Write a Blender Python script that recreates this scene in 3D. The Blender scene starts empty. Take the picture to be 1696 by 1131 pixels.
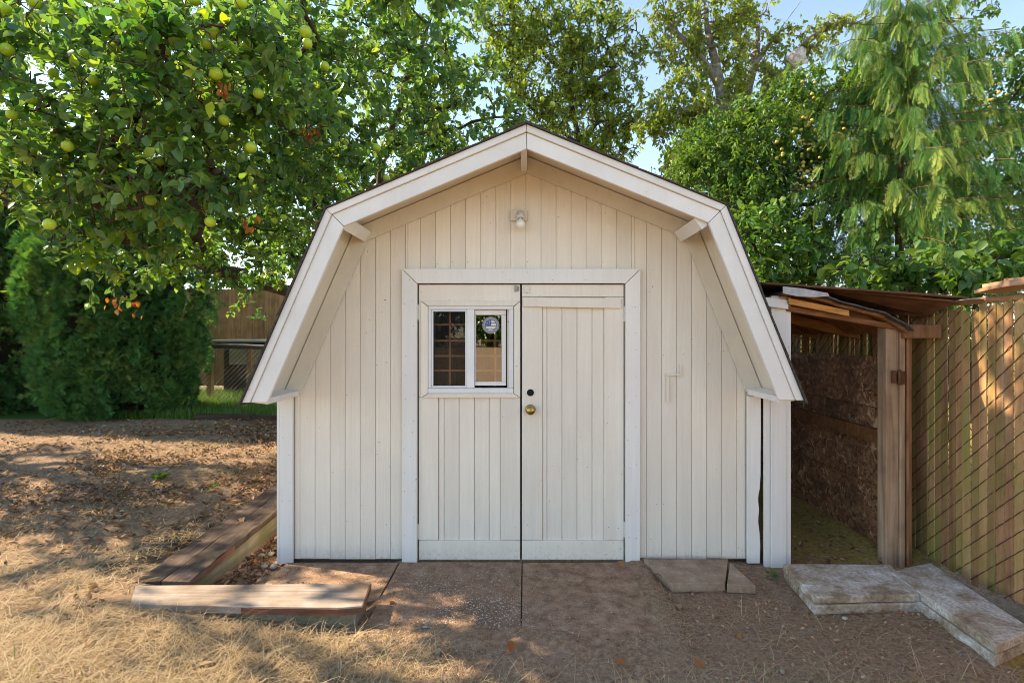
import bpy, math, random
import numpy as np
from mathutils import Vector, Matrix, Euler

random.seed(7)
RNG = np.random.default_rng(11)
SC = bpy.context.scene
COL = SC.collection

# ------------------------------------------------------------------ camera
F, VX, VY, CH = 850.0, 870.0, 555.0, 1.59        # focal length and principal point in photo pixels, eye height
cam_d = bpy.data.cameras.new('camera')
cam_d.sensor_width = 36.0
cam_d.lens = F / 1696 * 36.0
cam_d.shift_x = (848 - VX) / 1696
cam_d.shift_y = (VY - 565.5) / 1696
cam_d.clip_start = 0.05
cam_d.clip_end = 600
cam = bpy.data.objects.new('camera', cam_d)
COL.objects.link(cam)
cam.location = (0, 0, CH)
cam.rotation_euler = (math.radians(90), 0, 0)
SC.camera = cam

# ------------------------------------------------------------------ sky, sun, exposure
SUN_DIR = Vector((-0.76, 0.20, 0.60)).normalized()
elev = math.asin(SUN_DIR.z)
azim = math.atan2(SUN_DIR.x, SUN_DIR.y)
world = bpy.data.worlds.new('World')
SC.world = world
world.use_nodes = True
wn, wl = world.node_tree.nodes, world.node_tree.links
wn.clear()
sky = wn.new('ShaderNodeTexSky')
sky.sky_type = 'NISHITA'
sky.sun_disc = False
sky.sun_elevation = elev
sky.sun_rotation = azim
sky.altitude = 1200
sky.air_density = 1.0
sky.dust_density = 0.1
sky.ozone_density = 3.0
bg = wn.new('ShaderNodeBackground')
bg.inputs['Strength'].default_value = 0.15
out = wn.new('ShaderNodeOutputWorld')
wl.new(sky.outputs[0], bg.inputs[0])
wl.new(bg.outputs[0], out.inputs[0])
sun_d = bpy.data.lights.new('sun', 'SUN')
sun_d.energy = 3.8
sun_d.angle = math.radians(0.6)
sun_d.color = (1.0, 0.93, 0.80)
sun = bpy.data.objects.new('sun', sun_d)
COL.objects.link(sun)
sun.location = SUN_DIR * 40
sun.rotation_euler = SUN_DIR.to_track_quat('Z', 'Y').to_euler()
vs = SC.view_settings
vs.view_transform = 'Standard'
vs.look = 'None'
vs.gamma = 1
vs.use_curve_mapping = False
vs.exposure = 1.74
vs.use_white_balance = True
vs.white_balance_temperature = 8500
vs.white_balance_tint = 10
cy = SC.cycles
cy.max_bounces = 8
cy.transparent_max_bounces = 12
cy.use_denoising = True
cy.filter_width = 0.95

# ------------------------------------------------------------------ helpers
def at(px, py, Y):
    return Vector(((px - VX) * Y / F, Y, CH - (py - VY) * Y / F))
S0 = F / 3.6
def wx(px): return (px - VX) / S0
def wz(py): return CH - (py - VY) / S0

def sstep(a, b, x):
    t = np.clip((np.asarray(x, dtype=float) - a) / (b - a), 0, 1)
    return t * t * (3 - 2 * t)

_tab = np.random.default_rng(3).random((256, 256))
def vnoise(x, y, s=1.0, o=0):
    x = np.asarray(x, float) * s + 37.3 + o * 11.7
    y = np.asarray(y, float) * s + 71.9 + o * 5.3
    xi, yi = np.floor(x).astype(int), np.floor(y).astype(int)
    fx, fy = x - xi, y - yi
    fx, fy = fx * fx * (3 - 2 * fx), fy * fy * (3 - 2 * fy)
    g = lambda i, j: _tab[(xi + i) % 256, (yi + j) % 256]
    return (g(0, 0) * (1 - fx) + g(1, 0) * fx) * (1 - fy) + (g(0, 1) * (1 - fx) + g(1, 1) * fx) * fy
def fbm(x, y, s=1.0, o=0):
    return (vnoise(x, y, s, o) * .5 + vnoise(x, y, s * 2.1, o + 1) * .27 + vnoise(x, y, s * 4.3, o + 2) * .15 + vnoise(x, y, s * 8.9, o + 3) * .08)

# ---- node materials
class NT:
    def __init__(s, name):
        s.m = bpy.data.materials.new(name)
        s.m.use_nodes = True
        s.t = s.m.node_tree
        s.t.nodes.clear()
        s.out = s.t.nodes.new('ShaderNodeOutputMaterial')
    def n(s, typ, **kw):
        nd = s.t.nodes.new('ShaderNode' + typ)
        for k, v in kw.items():
            if hasattr(nd, k): setattr(nd, k, v)
        return nd
    def link(s, a, b): s.t.links.new(a, b)
    def put(s, nd, key, v):
        if hasattr(v, 'is_output'): s.link(v, nd.inputs[key])
        else: nd.inputs[key].default_value = v
    def coord(s, scale=(1, 1, 1), rot=(0, 0, 0), rand=True):
        tc = s.n('TexCoord')
        mp = s.n('Mapping')
        mp.inputs['Scale'].default_value = scale
        mp.inputs['Rotation'].default_value = rot
        src = tc.outputs['Object']
        if rand:
            oi = s.n('ObjectInfo')
            mul = s.n('Math', operation='MULTIPLY')
            s.link(oi.outputs['Random'], mul.inputs[0]); mul.inputs[1].default_value = 37.0
            add = s.n('VectorMath', operation='ADD')
            s.link(src, add.inputs[0]); s.link(mul.outputs[0], add.inputs[1])
            src = add.outputs[0]
        s.link(src, mp.inputs['Vector'])
        return mp.outputs[0]
    def noise(s, vec, scale, detail=4, rough=.55, dist=0):
        nd = s.n('TexNoise')
        s.link(vec, nd.inputs['Vector'])
        nd.inputs['Scale'].default_value = scale
        nd.inputs['Detail'].default_value = detail
        nd.inputs['Roughness'].default_value = rough
        nd.inputs['Distortion'].default_value = dist
        return nd.outputs['Fac']
    def ramp(s, fac, stops):
        r = s.n('ValToRGB')
        el = r.color_ramp.elements
        while len(el) < len(stops): el.new(0.5)
        for e, (p, c) in zip(el, stops):
            e.position = p
            e.color = (c[0], c[1], c[2], 1) if not isinstance(c, (int, float)) else (c, c, c, 1)
        s.link(fac, r.inputs[0])
        return r.outputs[0]
    def mix(s, fac, a, b, mode='MIX'):
        m = s.n('MixRGB', blend_type=mode)
        for k, v in (('Fac', fac), ('Color1', a), ('Color2', b)):
            if hasattr(v, 'is_output'): s.link(v, m.inputs[k])
            elif k == 'Fac': m.inputs[k].default_value = v
            else: m.inputs[k].default_value = (v[0], v[1], v[2], 1)
        return m.outputs[0]
    def attr(s, name):
        a = s.n('Attribute'); a.attribute_name = name
        return a.outputs['Fac']
    def randtint(s, col, lo=.85, hi=1.12):
        oi = s.n('ObjectInfo')
        mr = s.n('MapRange')
        s.link(oi.outputs['Random'], mr.inputs[0])
        mr.inputs[3].default_value = lo; mr.inputs[4].default_value = hi
        return s.mix(1.0, col, mr.outputs[0], 'MULTIPLY')
    def bsdf(s, col, rough=.7, bump=None, bstr=.3, bdist=.01, spec=.3, metal=0.0):
        b = s.n('BsdfPrincipled')
        s.put(b, 'Base Color', col if hasattr(col, 'is_output') else (*col, 1))
        s.put(b, 'Roughness', rough)
        s.put(b, 'Metallic', metal)
        s.put(b, 'Specular IOR Level', spec)
        if bump is not None:
            bp = s.n('Bump')
            bp.inputs['Strength'].default_value = bstr
            bp.inputs['Distance'].default_value = bdist
            s.link(bump, bp.inputs['Height'])
            s.link(bp.outputs[0], b.inputs['Normal'])
        return b
    def finish(s, b):
        s.link(b.outputs[0], s.out.inputs['Surface'])
        return s.m

def mat_paint(name, base, dark, grain=(55, 55, 2.2), bstr=.35, speck=.87, splash=False):
    t = NT(name)
    v = t.coord(grain)
    g = t.noise(v, 1.0, 5, .65, .6)
    big = t.noise(t.coord((1, 1, 1)), 2.3, 4)
    col = t.mix(t.ramp(g, [(.3, 0), (.75, 1)]), dark, base)
    col = t.mix(t.ramp(big, [(.35, 0), (.7, .30)]), col, tuple(c * .82 for c in dark))
    strk = t.noise(t.coord((9, 9, .5)), 1.0, 4, .6)
    col = t.mix(t.ramp(strk, [(.5, 0), (.75, .30)]), col, tuple(c * .80 for c in dark))
    sp = t.noise(t.coord((1, 1, 1)), 70, 0, .4)
    col = t.mix(t.ramp(sp, [(speck, 0), (speck + .03, .75)]), col, (.10, .085, .07))
    if splash:
        gp = t.n('NewGeometry'); sz_ = t.n('SeparateXYZ'); t.link(gp.outputs['Position'], sz_.inputs[0])
        low = t.ramp(sz_.outputs[2], [(.0, .42), (.12, .0)])
        blot = t.noise(t.coord((1, 1, 1)), 34, 4, .7)
        mm_ = t.n('Math', operation='MULTIPLY'); t.link(low, mm_.inputs[0]); t.link(t.ramp(blot, [(.50, 0), (.66, 1)]), mm_.inputs[1])
        col = t.mix(mm_.outputs[0], col, (.30, .20, .13))
    col = t.randtint(col, .95, 1.03)
    fine = t.noise(t.coord((160, 160, 22)), 1.0, 3, .6)
    h = t.mix(.45, g, fine)
    return t.finish(t.bsdf(col, .62, h, bstr, .006, .25))

def mat_wood(name, c1, c2, c3, stretch=(30, 30, 1.5), rough=.82, moss=None, mossf=.5, lo=.8, hi=1.15, bstr=.5):
    t = NT(name)
    g = t.noise(t.coord(stretch), 1.0, 6, .6, .8)
    col = t.ramp(g, [(.25, c1), (.5, c2), (.78, c3)])
    big = t.noise(t.coord((1, 1, 1)), 5.0, 4)
    col = t.mix(t.ramp(big, [(.45, 0), (.8, .55)]), col, tuple(c * .45 for c in c1))
    if moss:
        mn = t.noise(t.coord((3, 3, 1.2)), 1.3, 5)
        col = t.mix(t.ramp(mn, [(mossf - .1, 0), (mossf + .18, .85)]), col, moss)
    col = t.randtint(col, lo, hi)
    return t.finish(t.bsdf(col, rough, g, bstr, .006, .2))

def mat_leaf(name, stops, trans=.45, rough=.42, under=(.16, .24, .10), spec=.35):
    t = NT(name)
    tone = t.attr('tone')
    col = t.ramp(tone, stops)
    nz = t.noise(t.coord((1, 1, 1), rand=False), 40, 2)
    col = t.mix(t.ramp(nz, [(.3, .0), (.8, .25)]), col, tuple(c * .6 for c in stops[0][1]))
    geo = t.n('NewGeometry')
    bf = t.n('Math', operation='MULTIPLY'); t.link(geo.outputs['Backfacing'], bf.inputs[0]); bf.inputs[1].default_value = .45
    col = t.mix(bf.outputs[0], col, under)
    b = t.bsdf(col, rough, None, spec=spec)
    tr = t.n('BsdfTranslucent')
    tc = t.mix(1.0, col, (1.25, 1.28, .48), 'MULTIPLY')
    t.link(tc, tr.inputs['Color'])
    mx = t.n('MixShader'); mx.inputs[0].default_value = trans
    t.link(b.outputs[0], mx.inputs[1]); t.link(tr.outputs[0], mx.inputs[2])
    t.link(mx.outputs[0], t.out.inputs['Surface'])
    return t.m

def mat_simple(name, c1, c2, scale=8, rough=.7, metal=0, bstr=.2, spec=.3, lo=.9, hi=1.08):
    t = NT(name)
    nz = t.noise(t.coord((1, 1, 1)), scale, 5, .6)
    col = t.ramp(nz, [(.3, c1), (.7, c2)])
    col = t.randtint(col, lo, hi)
    return t.finish(t.bsdf(col, rough, nz, bstr, .004, spec, metal))

M = {}
M['siding'] = mat_paint('painted_siding', (.84, .76, .655), (.77, .69, .59), (60, 60, 2.0), .6, .87, True)
M['trim'] = mat_paint('painted_trim', (.82, .785, .74), (.75, .715, .67), (50, 50, 1.5), .16, .88)
M['fascia'] = mat_paint('painted_fascia', (.80, .775, .745), (.72, .69, .65), (4, 50, 4), .14, .88)
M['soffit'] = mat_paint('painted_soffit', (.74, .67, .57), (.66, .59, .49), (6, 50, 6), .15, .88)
M['window_vinyl'] = mat_paint('window_vinyl', (.80, .80, .80), (.72, .71, .69), (10, 10, 10), .05, .88)
M['shingle'] = mat_simple('asphalt_shingle', (.025, .022, .02), (.10, .085, .07), 60, .95, 0, .6, .1)
M['inside'] = mat_wood('bare_inside_wood', (.10, .06, .035), (.16, .10, .06), (.22, .15, .09))
M['brass'] = mat_simple('worn_brass', (.32, .20, .06), (.62, .44, .16), 30, .28, 1.0, .05, .5)
M['black'] = mat_simple('hole_shade_black', (.006, .006, .006), (.012, .011, .01), 20, .9)
M['steel_paint'] = mat_simple('painted_hinge', (.62, .58, .52), (.72, .68, .62), 40, .5)
M['nail'] = mat_simple('dull_nail', (.10, .075, .055), (.26, .21, .17), 60, .7, .2)
M['rust'] = mat_simple('rusty_steel', (.10, .04, .02), (.22, .10, .05), 40, .8, .3, .4)
M['lattice'] = mat_wood('red_brown_lattice', (.44, .17, .08), (.58, .25, .12), (.66, .34, .18), (20, 20, 20))

# glass
t = NT('window_glass')
gl = t.n('BsdfGlossy'); gl.inputs['Roughness'].default_value = .015; gl.inputs['Color'].default_value = (.95, .95, .93, 1)
tr = t.n('BsdfTransparent'); tr.inputs['Color'].default_value = (.86, .88, .86, 1)
mx = t.n('MixShader'); mx.inputs[0].default_value = .24
t.link(tr.outputs[0], mx.inputs[1]); t.link(gl.outputs[0], mx.inputs[2]); t.link(mx.outputs[0], t.out.inputs['Surface'])
M['glass'] = t.m
t = NT('clear_glass')
gl = t.n('BsdfGlossy'); gl.inputs['Roughness'].default_value = .02
tr = t.n('BsdfTransparent'); tr.inputs['Color'].default_value = (.93, .94, .93, 1)
mx = t.n('MixShader'); mx.inputs[0].default_value = .05
t.link(tr.outputs[0], mx.inputs[1]); t.link(gl.outputs[0], mx.inputs[2]); t.link(mx.outputs[0], t.out.inputs['Surface'])
M['glass_clear'] = t.m
t = NT('insect_screen')
df = t.bsdf((.022, .021, .02), .8)
tr = t.n('BsdfTransparent')
mx = t.n('MixShader'); mx.inputs[0].default_value = .80
t.link(df.outputs[0], mx.inputs[1]); t.link(tr.outputs[0], mx.inputs[2]); t.link(mx.outputs[0], t.out.inputs['Surface'])
M['screen'] = t.m
t = NT('frosted_bulb')
b = t.bsdf((.85, .84, .82), .12, spec=.5)
M['bulb'] = t.finish(b)

# oriented strand board: flakes in two directions
t = NT('oriented_strand_board')
def flakes(rot, sc):
    v = t.n('TexVoronoi'); vr = t.n('VectorRotate', rotation_type='X_AXIS'); vr.inputs['Angle'].default_value = rot
    wob = t.n('VectorMath', operation='MULTIPLY'); wob.inputs[1].default_value = sc
    jn = t.n('TexNoise'); jn.inputs['Scale'].default_value = 9; t.link(t.coord((1, 1, 1)), jn.inputs['Vector'])
    js = t.n('VectorMath', operation='SCALE'); js.inputs['Scale'].default_value = .16; t.link(jn.outputs['Color'], js.inputs[0])
    ja = t.n('VectorMath', operation='ADD'); t.link(t.coord((1, 1, 1)), ja.inputs[0]); t.link(js.outputs[0], ja.inputs[1])
    t.link(ja.outputs[0], vr.inputs['Vector']); t.link(vr.outputs[0], wob.inputs[0]); t.link(wob.outputs[0], v.inputs['Vector']); v.inputs['Scale'].default_value = 1
    return v.outputs['Color']
sep1 = t.n('SeparateColor'); t.link(flakes(.9, (6, 9, 42)), sep1.inputs[0])
sep2 = t.n('SeparateColor'); t.link(flakes(.45, (6, 42, 9)), sep2.inputs[0])
sep3 = t.n('SeparateColor'); t.link(flakes(.05, (6, 8, 36)), sep3.inputs[0])
sw2 = t.noise(t.coord((1.3, 1.3, 1.3)), 17, 5, .7)
sw = t.noise(t.coord((1, 1, 1)), 14, 4)
f = t.mix(t.ramp(sw, [(.47, 0), (.53, 1)]), sep1.outputs[0], sep2.outputs[1])
f = t.mix(t.ramp(sw2, [(.50, 0), (.54, 1)]), f, sep3.outputs[2])
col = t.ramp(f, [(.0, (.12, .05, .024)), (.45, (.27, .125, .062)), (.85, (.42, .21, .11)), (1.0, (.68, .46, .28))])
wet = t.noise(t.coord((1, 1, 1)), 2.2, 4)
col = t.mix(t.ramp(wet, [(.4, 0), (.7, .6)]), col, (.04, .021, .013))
M['osb'] = t.finish(t.bsdf(col, .72, f, .4, .004, .3))

M['post_grey'] = mat_wood('weathered_grey_post', (.24, .135, .08), (.42, .265, .165), (.55, .39, .265), (26, 26, 1.2))
M['post_brown'] = mat_wood('brown_board', (.22, .095, .045), (.36, .17, .085), (.44, .24, .13), (26, 26, 1.4))
M['rafter'] = mat_wood('orange_rafter', (.32, .12, .035), (.52, .22, .06), (.60, .30, .11), (1.5, 26, 26))
M['rafter_old'] = mat_wood('old_rafter', (.12, .05, .022), (.24, .10, .04), (.36, .17, .075), (1.5, 26, 26))
M['plywood'] = mat_wood('weathered_plywood', (.07, .032, .018), (.15, .068, .036), (.25, .125, .07), (1.5, 14, 14))
M['felt'] = mat_simple('torn_roofing_felt', (.03, .028, .027), (.12, .115, .115), 30, .9, 0, .5)
M['flashing'] = mat_simple('grey_flashing', (.28, .27, .27), (.45, .43, .42), 20, .6)
M['slat'] = mat_wood('cedar_slat', (.34, .145, .07), (.55, .27, .135), (.68, .40, .235), (20, 24, 1.1), .8, (.25, .25, .06), .50, .6, 1.25)
M['wire'] = mat_simple('rusty_fence_wire', (.12, .065, .035), (.26, .15, .085), 30, .6, .3, .1)
M['rail_rust'] = mat_simple('painted_top_rail', (.40, .20, .10), (.52, .28, .15), 14, .55, .1, .1)
M['galv'] = mat_simple('galvanised_wire', (.20, .20, .19), (.34, .34, .33), 30, .5, .7, .1)
M['bark_board'] = mat_wood('split_weathered_board', (.30, .15, .085), (.46, .25, .15), (.56, .35, .23), (22, 1.4, 22))
M['cap_dark'] = mat_wood('dark_cap_board', (.055, .038, .030), (.13, .085, .065), (.26, .17, .13), (26, 1.3, 26), .9, (.022, .017, .014), .47)
M['cap_light'] = mat_wood('bleached_cap_board', (.26, .19, .15), (.40, .33, .28), (.54, .48, .43), (1.3, 26, 26), .85, (.20, .125, .08), .50)
M['redcut'] = mat_wood('red_cut_edge', (.13, .05, .032), (.23, .085, .052), (.30, .15, .095), (8, 8, 40), .85, (.10, .075, .055), .50)
M['timber_green'] = mat_wood('algae_timber', (.14, .115, .08), (.24, .205, .145), (.35, .31, .24), (20, 1.2, 20), .9, (.15, .15, .065), .54)
M['edging'] = mat_wood('rotten_edging', (.03, .02, .016), (.07, .042, .03), (.13, .075, .05), (1.5, 24, 24))
M['far_board'] = mat_wood('far_cedar_board', (.28, .14, .055), (.46, .24, .10), (.58, .33, .155), (22, 22, 1.0))
M['far_grey'] = mat_simple('far_grey_panel', (.36, .37, .33), (.46, .46, .42), 6, .8)
M['far_dark'] = mat_wood('dark_boards', (.035, .025, .02), (.07, .05, .035), (.11, .08, .06))
M['stone'] = mat_simple('river_stone', (.30, .26, .20), (.46, .42, .35), 9, .75, 0, .2, .3, .6, 1.15)

# concrete slab with dirt
t = NT('dirty_concrete')
n1 = t.noise(t.coord((1, 1, 1)), 5.5, 6, .65, .4)
n2 = t.noise(t.coord((1, 1, 1)), 60, 3)
col = t.ramp(n1, [(.34, (.24, .16, .10)), (.46, (.42, .33, .24)), (.56, (.56, .49, .41)), (.68, (.72, .67, .60))])
col = t.mix(t.ramp(n2, [(.35, .5), (.6, 0)]), col, (.15, .10, .065))
M['concrete'] = t.finish(t.bsdf(col, .9, n2, .5, .004, .15))
t = NT('brown_paver')
n1 = t.noise(t.coord((1, 1, 1)), 8, 6, .7)
n2 = t.noise(t.coord((1, 1, 1)), 120, 2)
col = t.ramp(n1, [(.3, (.22, .14, .09)), (.55, (.36, .25, .17)), (.75, (.52, .42, .32))])
col = t.mix(t.ramp(n2, [(.6, 0), (.7, .5)]), col, (.45, .40, .33))
M['paver'] = t.finish(t.bsdf(col, .92, n2, .6, .004, .12))
# exposed aggregate under dirt
t = NT('exposed_aggregate')
vo = t.n('TexVoronoi'); t.link(t.coord((1, 1, 1), rand=False), vo.inputs['Vector']); vo.inputs['Scale'].default_value = 82
sp = t.n('SeparateColor'); t.link(vo.outputs['Color'], sp.inputs[0])
peb = t.ramp(sp.outputs[0], [(.0, (.15, .10, .07)), (.5, (.33, .25, .18)), (.8, (.50, .42, .33)), (1, (.72, .64, .55))])
rim = t.ramp(vo.outputs['Distance'], [(.25, 1), (.62, 0)])
peb = t.mix(rim, (.15, .085, .055), peb)
dn = t.noise(t.coord((1, 1, 1), rand=False), 2.4, 6, .62)
dirt = t.ramp(t.noise(t.coord((1, 1, 1), rand=False), 11, 7, .72), [(.32, (.16, .088, .056)), (.5, (.30, .178, .112)), (.72, (.46, .305, .21))])
ag = t.attr('clean')
fc = t.n('Math', operation='MULTIPLY'); t.link(t.ramp(dn, [(.36, 0), (.62, 1)]), fc.inputs[0]); t.link(ag, fc.inputs[1])
few = t.ramp(sp.outputs[1], [(.74, 0), (.86, .6)])
mxf = t.n('Math', operation='MAXIMUM'); t.link(fc.outputs[0], mxf.inputs[0]); t.link(few, mxf.inputs[1])
mul = t.n('Math', operation='MULTIPLY'); t.link(mxf.outputs[0], mul.inputs[0]); t.link(rim, mul.inputs[1])
col = t.mix(fc.outputs[0], dirt, peb)
col = t.mix(mul.outputs[0], col, peb)
M['aggregate'] = t.finish(t.bsdf(col, .9, mul.outputs[0], .9, .008, .15))

# ground: bare earth, straw, moss by real patches
t = NT('earth')
n1 = t.noise(t.coord((1, 1, 1), rand=False), 3.1, 7, .68)
n2 = t.noise(t.coord((1, 1, 1), rand=False), 38, 4, .7)
n3 = t.noise(t.coord((1, 1, 1), rand=False), 150, 2)
earth = t.ramp(n2, [(.28, (.125, .070, .044)), (.5, (.285, .172, .108)), (.72, (.47, .315, .21))])
earth = t.mix(t.ramp(n1, [(.35, 0), (.7, .55)]), earth, (.31, .215, .145))
straw = t.ramp(n2, [(.25, (.13, .08, .05)), (.5, (.25, .165, .10)), (.75, (.42, .30, .19))])
col = t.mix(t.attr('straw'), earth, straw)
moss = t.ramp(n2, [(.3, (.19, .125, .025)), (.6, (.40, .27, .06)), (.8, (.52, .38, .11))])
col = t.mix(t.attr('moss'), col, moss)
col = t.mix(t.attr('soil'), col, (.028, .021, .016))
grass = t.ramp(n2, [(.3, (.03, .07, .015)), (.7, (.08, .17, .03))])
col = t.mix(t.attr('green'), col, grass)
chip = t.ramp(n3, [(.66, 0), (.71, .55)])
col = t.mix(chip, col, (.52, .42, .31))
M['earth'] = t.finish(t.bsdf(col, .95, t.mix(.5, n2, n3), .9, .02, .1))

M['apple_leaf'] = mat_leaf('apple_leaf', [(.0, (.035, .12, .050)), (.4, (.07, .20, .055)), (.72, (.19, .33, .05)), (1.0, (.46, .52, .06))], .52, .30, (.16, .25, .15), .5)
M['back_leaf'] = mat_leaf('background_leaf', [(.0, (.035, .085, .017)), (.5, (.085, .165, .024)), (1.0, (.22, .30, .036))], .5, .5)
M['locust_leaf'] = mat_leaf('locust_leaf', [(.0, (.10, .18, .026)), (.5, (.21, .30, .036)), (1.0, (.42, .46, .06))], .5, .5)
M['birch_leaf'] = mat_leaf('yellowing_birch_leaf', [(.0, (.085, .16, .02)), (.5, (.22, .29, .034)), (1.0, (.46, .47, .07))], .45, .45)
M['plum_leaf'] = mat_leaf('plum_leaf', [(.0, (.03, .11, .022)), (.5, (.075, .20, .03)), (1.0, (.20, .31, .045))], .42, .4)
M['hazel_leaf'] = mat_leaf('hazel_leaf', [(.0, (.035, .12, .034)), (.5, (.085, .22, .045)), (1.0, (.25, .34, .05))], .45, .38)
M['cedar_leaf'] = mat_leaf('cedar_spray', [(.0, (.02, .09, .034)), (.45, (.095, .22, .055)), (1.0, (.54, .55, .15))], .34, .75, (.12, .22, .06), .08)
M['hedge_leaf'] = mat_leaf('arborvitae_spray', [(.0, (.03, .125, .055)), (.5, (.085, .245, .085)), (1.0, (.23, .34, .11))], .3, .75, (.08, .2, .07), .1)
M['dead_leaf'] = mat_leaf('dry_fallen_leaf', [(.0, (.11, .052, .032)), (.3, (.24, .115, .065)), (.6, (.40, .22, .135)), (.86, (.54, .35, .23)), (1.0, (.58, .24, .08))], .12, .7, (.2, .14, .09))
M['red_leaf'] = mat_leaf('red_orange_leaf', [(.0, (.30, .045, .02)), (.5, (.50, .12, .025)), (1.0, (.62, .30, .04))], .35, .5, (.4, .15, .06))
M['straw'] = mat_leaf('straw_blade', [(.0, (.19, .115, .07)), (.5, (.38, .265, .165)), (1.0, (.66, .52, .37))], .2, .7, (.45, .34, .18))
M['grass'] = mat_leaf('green_grass_blade', [(.0, (.03, .10, .012)), (.5, (.08, .20, .022)), (1.0, (.24, .33, .045))], .4, .5)
M['bark'] = mat_wood('tree_bark', (.035, .024, .017), (.075, .053, .038), (.13, .10, .075), (14, 14, 4))
M['bark_pale'] = mat_wood('pale_bark', (.11, .095, .085), (.24, .21, .19), (.40, .36, .33), (7, 7, 12))
M['bark_red'] = mat_wood('cedar_bark', (.08, .045, .028), (.14, .085, .055), (.20, .13, .09), (16, 16, 2))
M['apple'] = mat_simple('green_apple', (.27, .42, .025), (.46, .56, .05), 5, .35, 0, .02, .4, .85, 1.15)
M['plum'] = mat_simple('yellow_plum', (.42, .36, .05), (.56, .42, .09), 6, .4, 0, .02, .4, .8, 1.15)
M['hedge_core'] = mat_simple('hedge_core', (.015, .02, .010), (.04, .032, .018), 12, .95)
t = NT('silky_web')
wv = t.noise(t.coord((1, 1, 1)), 14, 6, .7)
b = t.bsdf(t.ramp(wv, [(.3, (.36, .25, .20)), (.6, (.66, .60, .57))]), .8)
trn = t.n('BsdfTransparent'); mx = t.n('MixShader')
t.link(t.ramp(wv, [(.3, .15), (.55, .75)]), mx.inputs[0])
t.link(trn.outputs[0], mx.inputs[1]); t.link(b.outputs[0], mx.inputs[2]); t.link(mx.outputs[0], t.out.inputs['Surface'])
M['web'] = t.m

# ---- objects
def tag(o, label=None, cat=None, group=None, kind=None):
    if label: o['label'] = label
    if cat: o['category'] = cat
    if group: o['group'] = group
    if kind: o['kind'] = kind
    return o

ORIG = {}
def thing(name, loc, label, cat, group=None):
    o = bpy.data.objects.new(name, None)
    o.empty_display_size = .1
    COL.objects.link(o)
    o.location = loc
    ORIG[o] = Vector(loc)
    return tag(o, label, cat, group)

def link(name, me, parent=None, loc=None):
    o = bpy.data.objects.new(name, me)
    COL.objects.link(o)
    if parent is not None:
        o.parent = parent
        ORIG[o] = ORIG[parent]
    else:
        ORIG[o] = Vector((0, 0, 0))
    if loc is not None: o.location = Vector(loc) - ORIG[o]
    return o

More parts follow.
